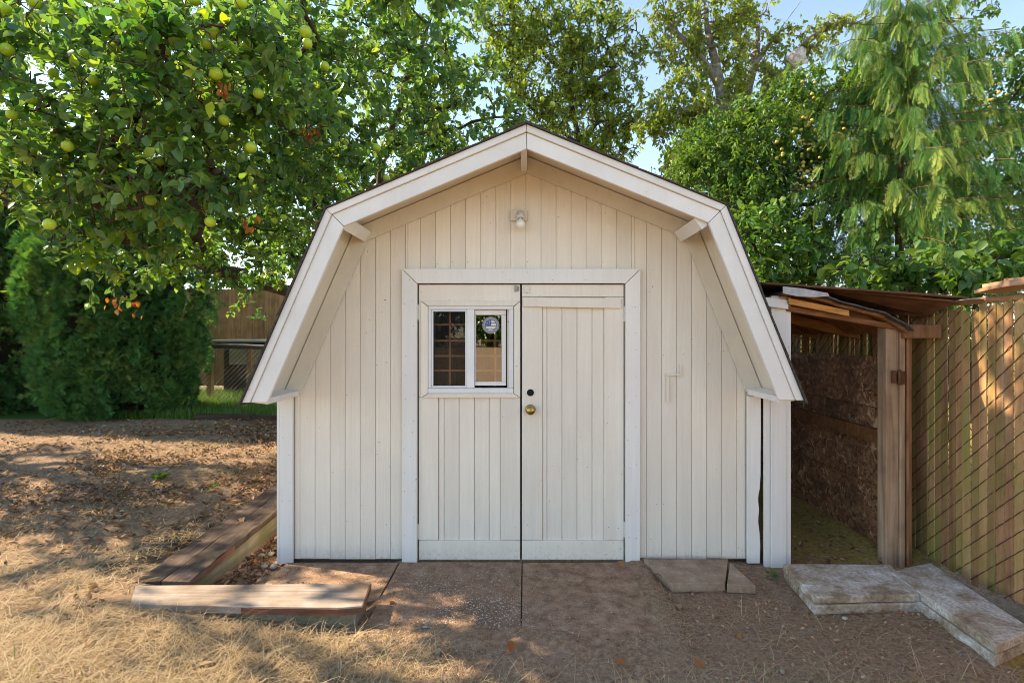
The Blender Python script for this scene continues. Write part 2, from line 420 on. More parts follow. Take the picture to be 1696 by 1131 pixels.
class MB:
    """collects closed shapes in world coordinates; build() makes ONE mesh object"""
    def __init__(s): s.v, s.f = [], []
    def poly(s, pts, faces):
        k = len(s.v)
        s.v += [tuple(p) for p in pts]
        s.f += [tuple(i + k for i in f) for f in faces]
        return s
    def box(s, x0, x1, y0, y1, z0, z1, T=None):
        p = [Vector((x, y, z)) for x in (x0, x1) for y in (y0, y1) for z in (z0, z1)]
        if T is not None: p = [T @ q for q in p]
        return s.poly(p, [(0, 1, 3, 2), (4, 6, 7, 5), (0, 4, 5, 1), (2, 3, 7, 6), (0, 2, 6, 4), (1, 5, 7, 3)])
    def prism_xz(s, pts, y0, y1):
        n = len(pts)
        a = sum(pts[i][0] * pts[(i + 1) % n][1] - pts[(i + 1) % n][0] * pts[i][1] for i in range(n))
        if a < 0: pts = pts[::-1]
        p = [(x, y0, z) for x, z in pts] + [(x, y1, z) for x, z in pts]
        f = [tuple(range(n)), tuple(range(2 * n - 1, n - 1, -1))]
        f += [((i + 1) % n, i, n + i, n + (i + 1) % n) for i in range(n)]
        return s.poly(p, f)
    def prism_xy(s, pts, z0, z1, tilt=None):
        n = len(pts)
        a = sum(pts[i][0] * pts[(i + 1) % n][1] - pts[(i + 1) % n][0] * pts[i][1] for i in range(n))
        if a < 0: pts = pts[::-1]
        g = tilt or (lambda x, y: 0)
        p = [(x, y, z0 + g(x, y)) for x, y in pts] + [(x, y, z1 + g(x, y)) for x, y in pts]
        f = [tuple(range(n - 1, -1, -1)), tuple(range(n, 2 * n))]
        f += [(i, (i + 1) % n, n + (i + 1) % n, n + i) for i in range(n)]
        return s.poly(p, f)
    def tube(s, pts, radii, k=8, cap=True):
        pts = [Vector(p) for p in pts]
        if not hasattr(radii, '__len__'): radii = [radii] * len(pts)
        base = len(s.v)
        prev = None
        for i, p in enumerate(pts):
            d = (pts[min(i + 1, len(pts) - 1)] - pts[max(i - 1, 0)]).normalized()
            if prev is None:
                a = Vector((0, 0, 1)) if abs(d.z) < .9 else Vector((1, 0, 0))
                u = d.cross(a).normalized()
            else:
                u = (prev - d * prev.dot(d)).normalized()
            prev = u
            w = d.cross(u)
            for j in range(k):
                an = 2 * math.pi * j / k
                s.v.append(tuple(p + (u * math.cos(an) + w * math.sin(an)) * radii[i]))
        for i in range(len(pts) - 1):
            for j in range(k):
                a, b = base + i * k + j, base + i * k + (j + 1) % k
                s.f.append((a, b, b + k, a + k))
        if cap:
            s.f.append(tuple(base + j for j in range(k - 1, -1, -1)))
            s.f.append(tuple(base + (len(pts) - 1) * k + j for j in range(k)))
        return s
    def lathe(s, prof, origin, axis, k=20):
        axis = Vector(axis).normalized()
        a = Vector((0, 0, 1)) if abs(axis.z) < .9 else Vector((1, 0, 0))
        u = axis.cross(a).normalized(); w = axis.cross(u)
        base = len(s.v)
        for h, r in prof:
            for j in range(k):
                an = 2 * math.pi * j / k
                s.v.append(tuple(Vector(origin) + axis * h + (u * math.cos(an) + w * math.sin(an)) * r))
        for i in range(len(prof) - 1):
            for j in range(k):
                x, y = base + i * k + j, base + i * k + (j + 1) % k
                s.f.append((x, y, y + k, x + k))
        s.f.append(tuple(base + j for j in range(k - 1, -1, -1)))
        s.f.append(tuple(base + (len(prof) - 1) * k + j for j in range(k)))
        return s
    def build(s, name, mat, parent=None, bevel=0, smooth=False, loc=None):
        org = ORIG[parent] if parent is not None else (Vector(loc) if loc is not None else Vector((0, 0, 0)))
        me = bpy.data.meshes.new(name)
        me.from_pydata([(x - org.x, y - org.y, z - org.z) for x, y, z in s.v], [], s.f)
        me.materials.append(mat)
        if smooth:
            me.polygons.foreach_set('use_smooth', [True] * len(me.polygons))
        o = link(name, me, parent)
        if parent is None and loc is not None:
            o.location = loc; ORIG[o] = Vector(loc)
        if bevel:
            b = o.modifiers.new('bevel', 'BEVEL'); b.width = bevel; b.segments = 2; b.limit_method = 'ANGLE'
        return o

def np_mesh(name, V, T, mat, parent=None, attrs=None, smooth=True, loc=None):
    org = ORIG[parent] if parent is not None else (Vector(loc) if loc is not None else Vector((0, 0, 0)))
    V = np.asarray(V, np.float32) - np.array(org, np.float32)
    T = np.asarray(T, np.int32)
    k = T.shape[1]
    me = bpy.data.meshes.new(name)
    me.vertices.add(len(V)); me.vertices.foreach_set('co', V.ravel())
    me.loops.add(T.size); me.loops.foreach_set('vertex_index', T.ravel())
    me.polygons.add(len(T))
    me.polygons.foreach_set('loop_start', np.arange(0, T.size, k, dtype=np.int32))
    me.polygons.foreach_set('use_smooth', np.full(len(T), smooth))
    for an, av in (attrs or {}).items():
        a = me.attributes.new(an, 'FLOAT', 'POINT'); a.data.foreach_set('value', np.asarray(av, np.float32))
    me.update(calc_edges=True)
    me.materials.append(mat)
    o = link(name, me, parent)
    if parent is None and loc is not None:
        o.location = loc; ORIG[o] = Vector(loc)
    return o

# ---- leaves in bulk
L8V = np.array([(0, 0, 0), (.33, -.5, 1), (.33, 0, 0), (.33, .5, 1), (.70, -.36, .72), (.70, 0, 0), (.70, .36, .72), (1, 0, 0)], float)
L8T = np.array([(0, 2, 1), (0, 3, 2), (1, 2, 5), (1, 5, 4), (2, 3, 6), (2, 6, 5), (4, 5, 7), (5, 6, 7)])
L4V = np.array([(0, 0, 0), (.42, -.5, 1), (.48, 0, 0), (.42, .5, 1), (1, 0, 0)], float)
L4T = np.array([(0, 2, 1), (0, 3, 2), (1, 2, 4), (2, 3, 4)])
def nrm(a): return a / np.maximum(np.linalg.norm(a, axis=-1, keepdims=True), 1e-9)
def leaf_frames(D, rng, upbias=1.0):
    up = np.array([0, 0, 1.0]) * upbias + rng.normal(0, .45, D.shape)
    S = nrm(np.cross(D, up)); N = nrm(np.cross(S, D))
    return S, N
def leaves(P, D, S, N, L, W, tone, tmpl=8, fold=.16, bend=.22, rng=RNG):
    TV, TT = (L8V, L8T) if tmpl == 8 else (L4V, L4T)
    n, k = len(P), len(TV)
    bd = (bend * rng.uniform(.2, 1.7, n))[:, None, None]
    fd = (fold * rng.uniform(.3, 1.6, n))[:, None, None]
    u, v, w = TV[:, 0][None, :, None], TV[:, 1][None, :, None], TV[:, 2][None, :, None]
    Lc, Wc = L[:, None, None], W[:, None, None]
    V = P[:, None] + D[:, None] * (u * Lc) + S[:, None] * (v * Wc) + N[:, None] * (w * fd * Wc - bd * Lc * u * u)
    T = TT[None] + (np.arange(n) * k)[:, None, None]
    return V.reshape(-1, 3), T.reshape(-1, 3), np.repeat(tone, k)

# ---- branching skeleton
class Skel:
    def __init__(s, cap=20000):
        s.p = np.zeros((cap, 3)); s.par = np.full(cap, -1); s.n = 0; s.kind = np.zeros(cap, int); s.nk = 10
    def add(s, p, par, kind):
        s.p[s.n] = p; s.par[s.n] = par; s.kind[s.n] = kind; s.n += 1
        return s.n - 1
    def path(s, pts, kind, step=.25, wob=.03, rng=RNG, root=False):
        pts = [np.array(q, float) for q in pts]
        if kind == 1: kind = s.nk; s.nk += 1
        if root: j = s.add(pts[0], -1, kind)
        else: j = int(np.argmin(np.linalg.norm(s.p[:s.n] - pts[0], axis=1)))
        for a, b in zip(pts[:-1], pts[1:]):
            k = max(1, int(np.linalg.norm(b - a) / step))
            for i in range(1, k + 1):
                j = s.add(a + (b - a) * i / k + rng.normal(0, wob, 3), j, kind)
        return j
    def reach(s, targets, rng, step=.3, wob=.05, sag=.06):
        d0 = np.array([np.min(np.linalg.norm(s.p[:s.n] - q, axis=1)) for q in targets])
        tips = []
        for ti in np.argsort(d0):
            q = targets[ti]
            d = np.linalg.norm(s.p[:s.n] - q, axis=1)
            j = int(np.argmin(d)); a = s.p[j].copy(); L = d[j]
            k = max(2, int(L / step))
            bow = rng.normal(0, 1, 3) * wob * L + np.array([0, 0, sag * L])
            for i in range(1, k + 1):
                f = i / k
                j = s.add(a + (q - a) * f + bow * math.sin(math.pi * f) + rng.normal(0, wob * .25, 3) * (i < k), j, 2)
            tips.append(j)
        return np.array(tips)
    def radii(s, base, rmin, ex=.5):
        c = np.ones(s.n)
        for i in range(s.n - 1, 0, -1):
            if s.par[i] >= 0: c[s.par[i]] += c[i]
        s.r = np.maximum(rmin, base * (c / c.max()) ** ex)
        return s.r
    def tubes(s, sel, k=5):
        idx = np.array([i for i in range(s.n) if s.par[i] >= 0 and sel(s.kind[i])])
        if len(idx) == 0: return np.zeros((0, 3)), np.zeros((0, 4), int)
        A, B = s.p[s.par[idx]], s.p[idx]
        rb = s.r[idx]; ra = np.minimum(s.r[s.par[idx]], rb * 1.3)
        d = nrm(B - A)
        ref = np.where(np.abs(d[:, 2:3]) < .9, np.array([[0, 0, 1.0]]), np.array([[1.0, 0, 0]]))
        u = nrm(np.cross(d, ref)); w = np.cross(d, u)
        A = A - d * ra[:, None] * .3
        an = np.arange(k) * 2 * math.pi / k
        ring = u[:, None] * np.cos(an)[None, :, None] + w[:, None] * np.sin(an)[None, :, None]
        V = np.concatenate([A[:, None] + ring * ra[:, None, None], B[:, None] + ring * rb[:, None, None]], 1)
        q = np.array([(j, (j + 1) % k, k + (j + 1) % k, k + j) for j in range(k)])
        T = q[None] + (np.arange(len(idx)) * 2 * k)[:, None, None]
        return V.reshape(-1, 3), T.reshape(-1, 4)

def blob_points(blobs, n, rng, shell=.55):
    """blobs: (px, py, Y, rx_px, ry_px, depth_radius, weight)"""
    w = np.array([b[6] if len(b) > 6 else b[3] * b[4] * b[5] ** .5 for b in blobs], float); w /= w.sum()
    out = []
    for b, m in zip(blobs, rng.multinomial(n, w)):
        c = np.array(at(b[0], b[1], b[2]))
        r = np.array([b[3] * b[2] / F, b[5], b[4] * b[2] / F])
        d = nrm(rng.normal(0, 1, (m, 3)))
        rad = rng.uniform(shell, 1.0, (m, 1)) ** .7
        out.append(c + d * rad * r)
    return np.concatenate(out)

def clusters(sk, tips, per, rng, lc, L, Wr, droop=.3, spread=.9, tone_lo=0, tone_hi=1, base_gap=0):
    par = sk.par[tips]
    T = nrm(sk.p[tips] - sk.p[par])
    n = len(tips)
    cnt = rng.integers(per[0], per[1] + 1, n)
    ci = np.repeat(np.arange(n), cnt)
    m = len(ci)
    s = rng.uniform(0, 1, m) ** 1.2
    P = sk.p[tips][ci] - T[ci] * (s * lc)[:, None] + rng.normal(0, .012, (m, 3))
    rad = nrm(np.cross(T[ci], rng.normal(0, 1, (m, 3))))
    D = nrm(T[ci] * rng.uniform(.15, .8, (m, 1)) + rad * spread + np.array([0, 0, -droop]) + rng.normal(0, .15, (m, 3)))
    Ls = rng.uniform(L[0], L[1], m)
    ctone = rng.uniform(0, 1, n)
    tone = np.clip(tone_lo + (tone_hi - tone_lo) * (ctone[ci] * .55 + rng.uniform(0, 1, m) * .45), 0, 1)
    return P, D, Ls, Ls * rng.uniform(Wr[0], Wr[1], m), tone

# ------------------------------------------------------------------ ground
def gz(x, y):
    x = np.asarray(x, float); y = np.asarray(y, float)
    pl = .117 + .198 * sstep(3.2, 8.0, y) + .02 * sstep(-3, -6, x)
    left = pl * sstep(-.95, -2.25, x)
    pit = (x > -2.12) & (y > 2.9) & (y < 7.2)
    z = np.where(pit, 0.0 - .012 * (x > -2.12), left)
    z = np.where((y < 2.9), left * sstep(.2, 2.6, y) * 1.0, z)
    z = z + .32 * sstep(6.8, 9.0, y) * sstep(-2.2, -1.6, x)
    rough = sstep(1.6, 1.9, np.abs(x - .05)) + sstep(2.75, 2.45, y)
    z = z + (fbm(x, y, 2.3) - .5) * .05 * np.clip(rough, .25, 1) + (fbm(x, y, 11, 5) - .5) * .022 * np.clip(rough, .35, 1)
    e_ = np.maximum(np.maximum(sstep(3.0, 2.62, y), sstep(.50, .84, x)), .6 * sstep(-.66, -.88, x))
    spill = -.012 + .036 * sstep(.42, .95, e_ * .95 + (fbm(x, y, 4.2, 33) - .5) * 1.1)
    z = np.where((np.abs(x + .02) < .88) & (y > 2.60) & (y < 6.5), spill, z)
    # a fold of loose earth along the fence and the lean-to floor
    z = z + .05 * sstep(2.35, 2.6, x) * sstep(3.4, 3.8, y) + .02 * sstep(1.85, 2.0, x) * sstep(3.5, 4.2, y)
    z = z + .75 * sstep(-4, -32, y)
    return z

xs = np.concatenate([-np.geomspace(160, 7.2, 26), np.arange(-7, 3.3, .045), np.geomspace(3.4, 160, 26)])
ys = np.concatenate([-np.geomspace(160, 1.2, 30), np.arange(-1, 1.6, .25), np.arange(1.7, 5.2, .04), np.arange(5.24, 9.2, .09), np.geomspace(9.4, 160, 26)])
GX, GY = np.meshgrid(xs, ys)
GZ = gz(GX, GY)
nx, ny = len(xs), len(ys)
V = np.stack([GX, GY, GZ], -1).reshape(-1, 3)
ii = np.arange(nx * ny).reshape(ny, nx)
Q = np.stack([ii[:-1, :-1], ii[:-1, 1:], ii[1:, 1:], ii[1:, :-1]], -1).reshape(-1, 4)
def straw_mask(x, y):
    m = sstep(2.95, 2.55, y) * sstep(-.15, -.75, x)
    m = np.maximum(m, sstep(2.50, 2.25, y) * .8)
    m = np.maximum(m, .5 * sstep(-2.3, -2.7, x) * sstep(4.4, 2.6, y))
    m = np.maximum(m, .10 * sstep(.95, 1.3, x) * sstep(3.3, 2.8, y))
    m = np.maximum(m, sstep(-.5, -2.0, y))
    return np.clip(m * (-.25 + 2.3 * fbm(x, y, 1.9, 9) + .5 * (fbm(x, y, 7, 19) - .5)), 0, 1)
mossm = sstep(1.8, 2.0, GX) * sstep(3.35, 3.7, GY) * sstep(.2, .6, fbm(GX, GY, 3, 4) + .15) * .8
mossm = np.maximum(mossm, .75 * sstep(.45, .62, fbm(GX, GY, 3.5, 14)) * sstep(1.3, 1.9, GX) * sstep(2.95, 2.5, GY))
soilm = .9 * sstep(.5, .62, fbm(GX, GY, 5, 77) + .45 * np.exp(-((GX + 2.5) / .22) ** 2 - ((GY - 3.65) / .5) ** 2) - .12)
soilm = soilm * (np.hypot((GX + 2.5) / .45, (GY - 3.65) / .95) < 1)
greenm = sstep(7.55, 7.8, GY) * sstep(-2.0, -3.0, GX) * sstep(14, 10, GY)
straw_far = np.maximum(straw_mask(GX, GY), sstep(12, 20, np.hypot(GX, GY)) * sstep(3, -3, GY))
ground = np_mesh('ground', V, Q, M['earth'], None, {'straw': straw_far.ravel(), 'moss': mossm.ravel(), 'green': greenm.ravel(), 'soil': soilm.ravel()})
tag(ground, 'bare brown earth yard with trampled straw', 'ground', kind='structure')

def ground_at(x, y): return float(gz(np.array([x]), np.array([y]))[0])

# paving slabs in front of the doors
pave = thing('pavement', (-.3, 3.1, 0), 'sunken exposed aggregate paving before the doors under a film of dirt', 'pavement')
pave['kind'] = 'structure'
def agg_slab(x0, x1, y0, y1, z, clean):
    gx, gy = np.meshgrid(np.linspace(x0, x1, 28), np.linspace(y0, y1, 28))
    gzv = z + (fbm(gx, gy, 6, 21) - .5) * .006
    cl = clean * sstep(2.62, 2.8, gy) * (.25 + .75 * sstep(-.95, -.3, gx) * sstep(.35, -.25, gx)) * sstep(3.62, 3.2, gy)
    V = np.stack([gx, gy, gzv], -1).reshape(-1, 3); n = 28
    i = np.arange(n * n).reshape(n, n)
    Q = np.stack([i[:-1, :-1], i[:-1, 1:], i[1:, 1:], i[1:, :-1]], -1).reshape(-1, 4)
    edge = np.concatenate([i[0, :], i[1:, -1], i[-1, -2::-1], i[-2:0:-1, 0]])
    low = V[edge].copy(); low[:, 2] -= .06
    k = len(V); m = len(edge)
    V = np.concatenate([V, low])
    S = np.array([(edge[j], k + j, k + (j + 1) % m, edge[(j + 1) % m]) for j in range(m)])
    return np_mesh('paving_slab', V, np.concatenate([Q, S]), M['aggregate'], pave, {'clean': np.concatenate([cl.ravel(), np.zeros(m)])}, False)
agg_slab(-.868, -.026, 2.63, 3.572, .012, .75)
agg_slab(-.018, .832, 2.62, 3.572, .010, .3)
agg_slab(-1.66, -.884, 3.06, 3.572, .006, .35)

# ------------------------------------------------------------------ shed
YW, YF = 3.6, 3.117
sf = F / YF
def fp(px, py): return ((px - VX) / sf, CH - (py - VY) / sf)
PROF = [fp(402, 667), fp(541, 347), fp(872, 207), fp(1202, 341), fp(1330, 663)]
def off(d, prof=PROF):
    """profile moved inwards by d, its ends kept on the eave height"""
    L = []
    for a, b in zip(prof[:-1], prof[1:]):
        t = Vector((b[0] - a[0], b[1] - a[1])).normalized()
        n = Vector((t.y, -t.x))
        L.append((Vector(a) + n * d, t))
    def isect(p, t, q, u):
        den = t.x * u.y - t.y * u.x
        s = ((q.x - p.x) * u.y - (q.y - p.y) * u.x) / den
        return p + t * s
    res = [isect(*L[0], Vector((0, prof[0][1])), Vector((1, 0)))]
    for a, b in zip(L[:-1], L[1:]): res.append(isect(*a, *b))
    res.append(isect(*L[-1], Vector((0, prof[-1][1])), Vector((1, 0))))
    return [(p.x, p.y) for p in res]
def roof_z(x, d=0.0):
    pts = off(d)
    if x <= pts[0][0] or x >= pts[-1][0]: return pts[0][1]
    for a, b in zip(pts[:-1], pts[1:]):
        if a[0] <= x <= b[0]: return a[1] + (b[1] - a[1]) * (x - a[0]) / (b[0] - a[0])
    return pts[0][1]
def band(d0, d1, i, gap=.0015):
    a, b = off(d0), off(d1)
    q = [Vector(a[i]), Vector(a[i + 1]), Vector(b[i + 1]), Vector(b[i])]
    t = (q[1] - q[0]).normalized() * gap
    return [tuple(q[0] + t), tuple(q[1] - t), tuple(q[2] - t), tuple(q[3] + t)]

shed = thing('shed', (0, 3.6, 0), 'cream painted wooden garden shed with gambrel roof and double doors', 'shed')
XL, XR = wx(466), wx(1258)          # wall ends
DL, DR, DT = wx(692), wx(1034), wz(470)     # door opening
# backing of the front wall, with the door opening
m = MB()
under = off(.022)
mid = DT
poly_left = [(XL, .015), (DL, .015), (DL, mid), (XL, mid)]
wallp = [(XL, .015), (DL - .004, .015), (DL - .004, DT + .004), (DR + .004, DT + .004), (DR + .004, .015), (XR, .015)]
top = [(min(XR, under[4][0]), under[4][1] + .0)] + [under[3], under[2], under[1]] + [(max(XL, under[0][0]), under[0][1])]
m.prism_xz([(XL, .015), (DL - .004, .015), (DL - .004, 1.15), (XL, 1.15)], 3.617, 3.64)
m.prism_xz([(DR + .004, .015), (XR, .015), (XR, 1.15), (DR + .004, 1.15)], 3.617, 3.64)
m.prism_xz([(XL + .02, 1.151), (DL - .004, 1.151), (DL - .004, roof_z(DL, .022)), under[1]], 3.617, 3.64)
m.prism_xz([(DR + .004, 1.151), (XR - .02, 1.151), under[3], (DR + .004, roof_z(DR, .022))], 3.617, 3.64)
m.prism_xz([(DL - .003, DT + .006), (DR + .003, DT + .006), (DR + .003, roof_z(DR, .022)), under[2], (DL - .003, roof_z(DL, .022))], 3.617, 3.64)
m.build('wall_backing', M['siding'], shed)
# siding boards
edges = [wx(487)]
x = wx(521) - .1059
while x < wx(1235):
    if x > edges[0] + .02: edges.append(x)
    x += .1059
    if abs(x - wx(686)) < .05 : pass
edges.append(wx(1236))
def siding_board(a, b, z0):
    g = .0012
    a, b = a + g, b - g
    if b - a < .012: return
    za, zb = roof_z(a, .09), roof_z(b, .09)
    pk = off(.09)[2]
    pts = [(a, z0), (b, z0), (b, zb), (a, za)]
    for kx, kz in off(.09)[1:4]:
        if a < kx < b: pts = [(a, z0), (b, z0), (b, zb), (kx, kz), (a, za)]
    dy = random.uniform(-.0012, .0012)
    MB().prism_xz(pts, 3.608 + dy, 3.6165).build('siding_board', M['siding'], shed, .0022)
OL, OR_ = wx(675), wx(1052)
for a, b in zip(edges[:-1], edges[1:]):
    z0 = .022 + random.uniform(-.006, .004)
    if b <= OL or a >= OR_: siding_board(a, b, z0)
    elif a < OL < b:
        siding_board(a, OL, z0); siding_board(OL, b, 2.0)
    elif a < OR_ < b:
        siding_board(a, OR_, 2.0); siding_board(OR_, b, z0)
    else: siding_board(a, b, 2.0)
# side walls, back wall, floor
MB().box(XL, XL + .022, 3.642, 6.6, .02, 1.19).build('side_wall', M['siding'], shed)
MB().box(XR - .022, XR, 3.642, 6.6, .02, 1.19).build('side_wall', M['siding'], shed)
MB().prism_xz([(XL, .02), (XR, .02), (XR, 1.19), under[3], under[2], under[1], (XL, 1.19)], 6.602, 6.64).build('back_wall', M['inside'], shed)
MB().box(XL + .03, XR - .03, 3.66, 6.59, -.02, .03).build('floor', M['inside'], shed)
# corner trims
MB().box(XL - .004, wx(487), 3.578, 3.5985, -.005, 1.175).build('corner_board', M['trim'], shed, .003)
MB().box(XL - .022, XL - .004, 3.578, 3.68, -.005, 1.16).build('corner_board', M['trim'], shed, .003)
# right corner board with a chipped, rotten edge
m = MB()
zz = [.0, .12, .22, .30, .38, .45, .52, .62, .75, .9, 1.165]
xr = wx(1258)
ex = [xr - .008, xr - .004, xr - .010, xr - .020, xr - .012, xr - .022, xr - .008, xr - .002, xr - .002, xr, xr]
m.prism_xz([(wx(1236), z) for z in (.0, 1.165)][::-1] + [(e, z) for e, z in zip(ex, zz)], 3.578, 3.5985)
m.build('corner_board', M['trim'], shed, .002)['label'] = 'corner board with a split and rotten outer edge'
# frieze boards on the wall under the roof
for i in range(4):
    MB().prism_xz(band(.024, .132, i), 3.584, 3.5988).build('frieze_board', M['soffit'], shed, .002)
# roof: deck, fascia, drip strip, shingles
roof = MB()
deckq = [band(0.0, .018, i, 0) for i in range(4)]
for q in deckq: roof.prism_xz(q, YF + .03, 6.75)
roof = roof.build('roof', M['soffit'], shed)
for i in range(4):
    MB().prism_xz(band(.040, .130, i, .0018), YF + .008, YF + .032).build('fascia_board', M['fascia'], roof, .003)
    MB().prism_xz(band(-.002, .038, i, .0012), YF - .006, YF + .028).build('drip_strip', M['fascia'], roof, .003)
# shingle courses on each slope
for i in range(4):
    a, b = Vector(PROF[i]), Vector(PROF[i + 1])
    if i >= 2: a, b = b, a            # a = lower end
    t = (b - a); Ls = t.length; t.normalize()
    n = Vector((-t.y, t.x)) if i < 2 else Vector((t.y, -t.x))
    nc = max(3, int(round(Ls / .14)))
    for k in range(nc):
        s0, s1 = Ls * k / nc - (.02 if k == 0 else 0), min(Ls * (k + 1) / nc + .03, Ls)
        p0, p1 = a + t * s0, a + t * s1
        jut = random.uniform(0, .009)
        q = [p0 + n * .004, p1 + n * .0022, p1 + n * .009, p0 + n * (.013 + random.uniform(-.002, .003))]
        MB().prism_xz([tuple(v) for v in q], YF - .016 - jut, 6.8).build('shingle_course', M['shingle'], roof)
# ridge cap
pk = Vector(PROF[2])
MB().prism_xz([(pk.x - .14, pk.y - .052), (pk.x, pk.y + .010), (pk.x + .14, pk.y - .052), (pk.x + .14, pk.y - .036), (pk.x, pk.y + .028), (pk.x - .14, pk.y - .036)], YF - .004, 6.8).build('ridge_cap', M['shingle'], roof)
# lookouts carrying the overhang
def lookout(cx, cz, w, h, ang, y1=3.5835):
    T = Matrix.Translation((cx, 0, cz)) @ Matrix.Rotation(ang, 4, 'Y')
    MB().box(-w / 2, w / 2, YF + .034, y1, -h / 2, h / 2, T).build('lookout', M['fascia'], shed, .003)
lookout(wx(868), 2.775, .040, .085, 0)
lookout(wx(607), 2.285, .045, .082, .62)
lookout(wx(1125), 2.285, .045, .082, -.62)
lookout(-1.632, 1.19, .105, .038, .12)
lookout(1.602, 1.20, .105, .038, -.12)
# door casing
def case(q): MB().prism_xz([(wx(a), wz(b)) for a, b in q], 3.572, 3.5985).build('door_casing', M['trim'], shed, .0025)
case([(667, 930), (691.6, 930), (691.6, 470.6), (667, 446.8)])
case([(1035.2, 930), (1058.5, 930), (1059.5, 446.8), (1035.2, 470.6)])
case([(667.6, 446), (1059, 446), (1034.8, 469.8), (692, 469.8)])
MB().box(DL, DR, 3.6, 3.66, -.01, .018).build('threshold', M['inside'], shed)

def frame_piece(door, name, x0, x1, y0, y1, yy=3.601, mat='siding', bev=.002, th=.016):
    return MB().box(wx(x0), wx(x1), yy, yy + th, wz(y1), wz(y0)).build(name, M[mat], door, bev)
def panel_boards(door, xs_, y0, y1):
    for a, b in zip(xs_[:-1], xs_[1:]):
        MB().box(wx(a) + .002, wx(b) - .002, 3.614, 3.622, wz(y1), wz(y0)).build('panel_board', M['siding'], door, .002)
def hinge(door, px, py, flip):
    MB().box(wx(px - 3), wx(px + 3), 3.5935, 3.6, wz(py + 13), wz(py - 13)).build('hinge', M['steel_paint'], door, .001)
    MB().tube([(wx(px), 3.592, wz(py + 13)), (wx(px), 3.592, wz(py - 13))], .006, 8).build('hinge_pin', M['steel_paint'], door)

doorL = MB().box(wx(693.5), wx(714), 3.623, 3.645, .03, wz(472)).box(wx(840), wx(861.5), 3.623, 3.645, .03, wz(472)).box(wx(714.2), wx(839.8), 3.623, 3.645, .03, wz(643)).box(wx(714.2), wx(839.8), 3.623, 3.645, wz(512), wz(472)).build('door', M['siding'], shed)
doorL['label'] = 'left door leaf with a sliding window'
frame_piece(doorL, 'door_rail', 693.5, 861.5, 471.5, 499)
frame_piece(doorL, 'door_stile', 693.5, 725.5, 657.5, 894.5)
frame_piece(doorL, 'door_stile', 829, 861.5, 657.5, 894.5)
frame_piece(doorL, 'door_rail', 693.5, 861.5, 895, 927)
frame_piece(doorL, 'door_stile', 693.5, 700, 499.5, 657)
panel_boards(doorL, [725.5, 735, 760, 785.5, 810, 829], 657, 895)
# window casing
def casing(q): MB().prism_xz([(wx(a), wz(b)) for a, b in q], 3.588, 3.6125).build('window_casing', M['siding'], doorL, .002)
casing([(698.5, 498.5), (861.5, 498.5), (851, 507), (709.5, 507)])
casing([(698, 499.5), (709, 508), (709, 651), (698, 658)])
casing([(861.6, 499.5), (861.6, 658), (851.5, 651), (851.5, 508)])
casing([(699, 658.5), (710, 651.5), (851, 651.5), (861, 658.5)])
def fr(x0, x1, y0, y1, ya, yb, name='window_frame', mat='window_vinyl'):
    return MB().box(wx(x0), wx(x1), ya, yb, wz(y1), wz(y0)).build(name, M[mat], doorL, .0025)
fr(709.5, 850.5, 507.3, 512.3, 3.594, 3.64); fr(709.5, 850.5, 642.5, 651, 3.590, 3.64)
fr(709.5, 714, 512.6, 642.2, 3.594, 3.64); fr(843, 850.5, 512.6, 642.2, 3.594, 3.64)
fr(773.5, 785.5, 512.6, 642.2, 3.597, 3.64)
fr(714.3, 773.2, 513, 516, 3.600, 3.615, 'sash_frame'); fr(714.3, 773.2, 639, 642, 3.600, 3.615, 'sash_frame')
fr(714.3, 717.5, 516.2, 638.8, 3.600, 3.615, 'sash_frame'); fr(770.5, 773.2, 516.2, 638.8, 3.600, 3.615, 'sash_frame')
fr(785.8, 838, 513, 521.5, 3.618, 3.632, 'sash_frame', 'trim'); fr(785.8, 838, 632.5, 639, 3.618, 3.632, 'sash_frame', 'trim')
fr(830.5, 838, 521.8, 632.2, 3.618, 3.632, 'sash_frame', 'trim'); fr(785.8, 787.3, 521.8, 632.2, 3.618, 3.632, 'sash_frame')
fr(717.7, 770.3, 516.2, 638.8, 3.608, 3.6095, 'insect_screen', 'screen')
fr(787.5, 830.3, 521.8, 632.2, 3.624, 3.627, 'window_pane', 'glass')
fr(716, 772, 514, 641, 3.634, 3.637, 'window_pane', 'glass_clear')
# lattice behind the glass
for zc in (537.5, 564.5, 590, 614.5):
    MB().box(wx(716), wx(832), 3.648, 3.656, wz(zc + 1.5), wz(zc - 1.5)).build('lattice_bar', M['lattice'], doorL)
for xc in (743, 819.5):
    MB().box(wx(xc - 1.6), wx(xc + 1.6), 3.6565, 3.664, wz(641), wz(514)).build('lattice_bar', M['lattice'], doorL)
# round badge sticker on the pane
sx, sz = wx(812.5), wz(538.5)
tt = NT('badge_print')
tcn = tt.n('TexCoord'); sepx = tt.n('SeparateXYZ'); tt.link(tcn.outputs['Object'], sepx.inputs[0])
def msub(a, b, op='SUBTRACT'):
    q = tt.n('Math', operation=op)
    for i, v in enumerate((a, b)):
        if hasattr(v, 'is_output'): tt.link(v, q.inputs[i])
        else: q.inputs[i].default_value = v
    return q.outputs[0]
lx = msub(sepx.outputs[0], sx); lz = msub(sepx.outputs[2], sz)
strp = msub(msub(msub(lz, 95.0, 'MULTIPLY'), 10.25, 'ADD'), 1.0, 'MODULO')
col = tt.mix(msub(strp, .62, 'GREATER_THAN'), (.80, .78, .70), (.05, .05, .04))
vst = tt.n('TexVoronoi'); tt.link(tt.coord((1, 1, 1), rand=False), vst.inputs['Vector']); vst.inputs['Scale'].default_value = 190
star = tt.ramp(vst.outputs['Distance'], [(.22, (.7, .72, .78)), (.34, (.03, .10, .28))])
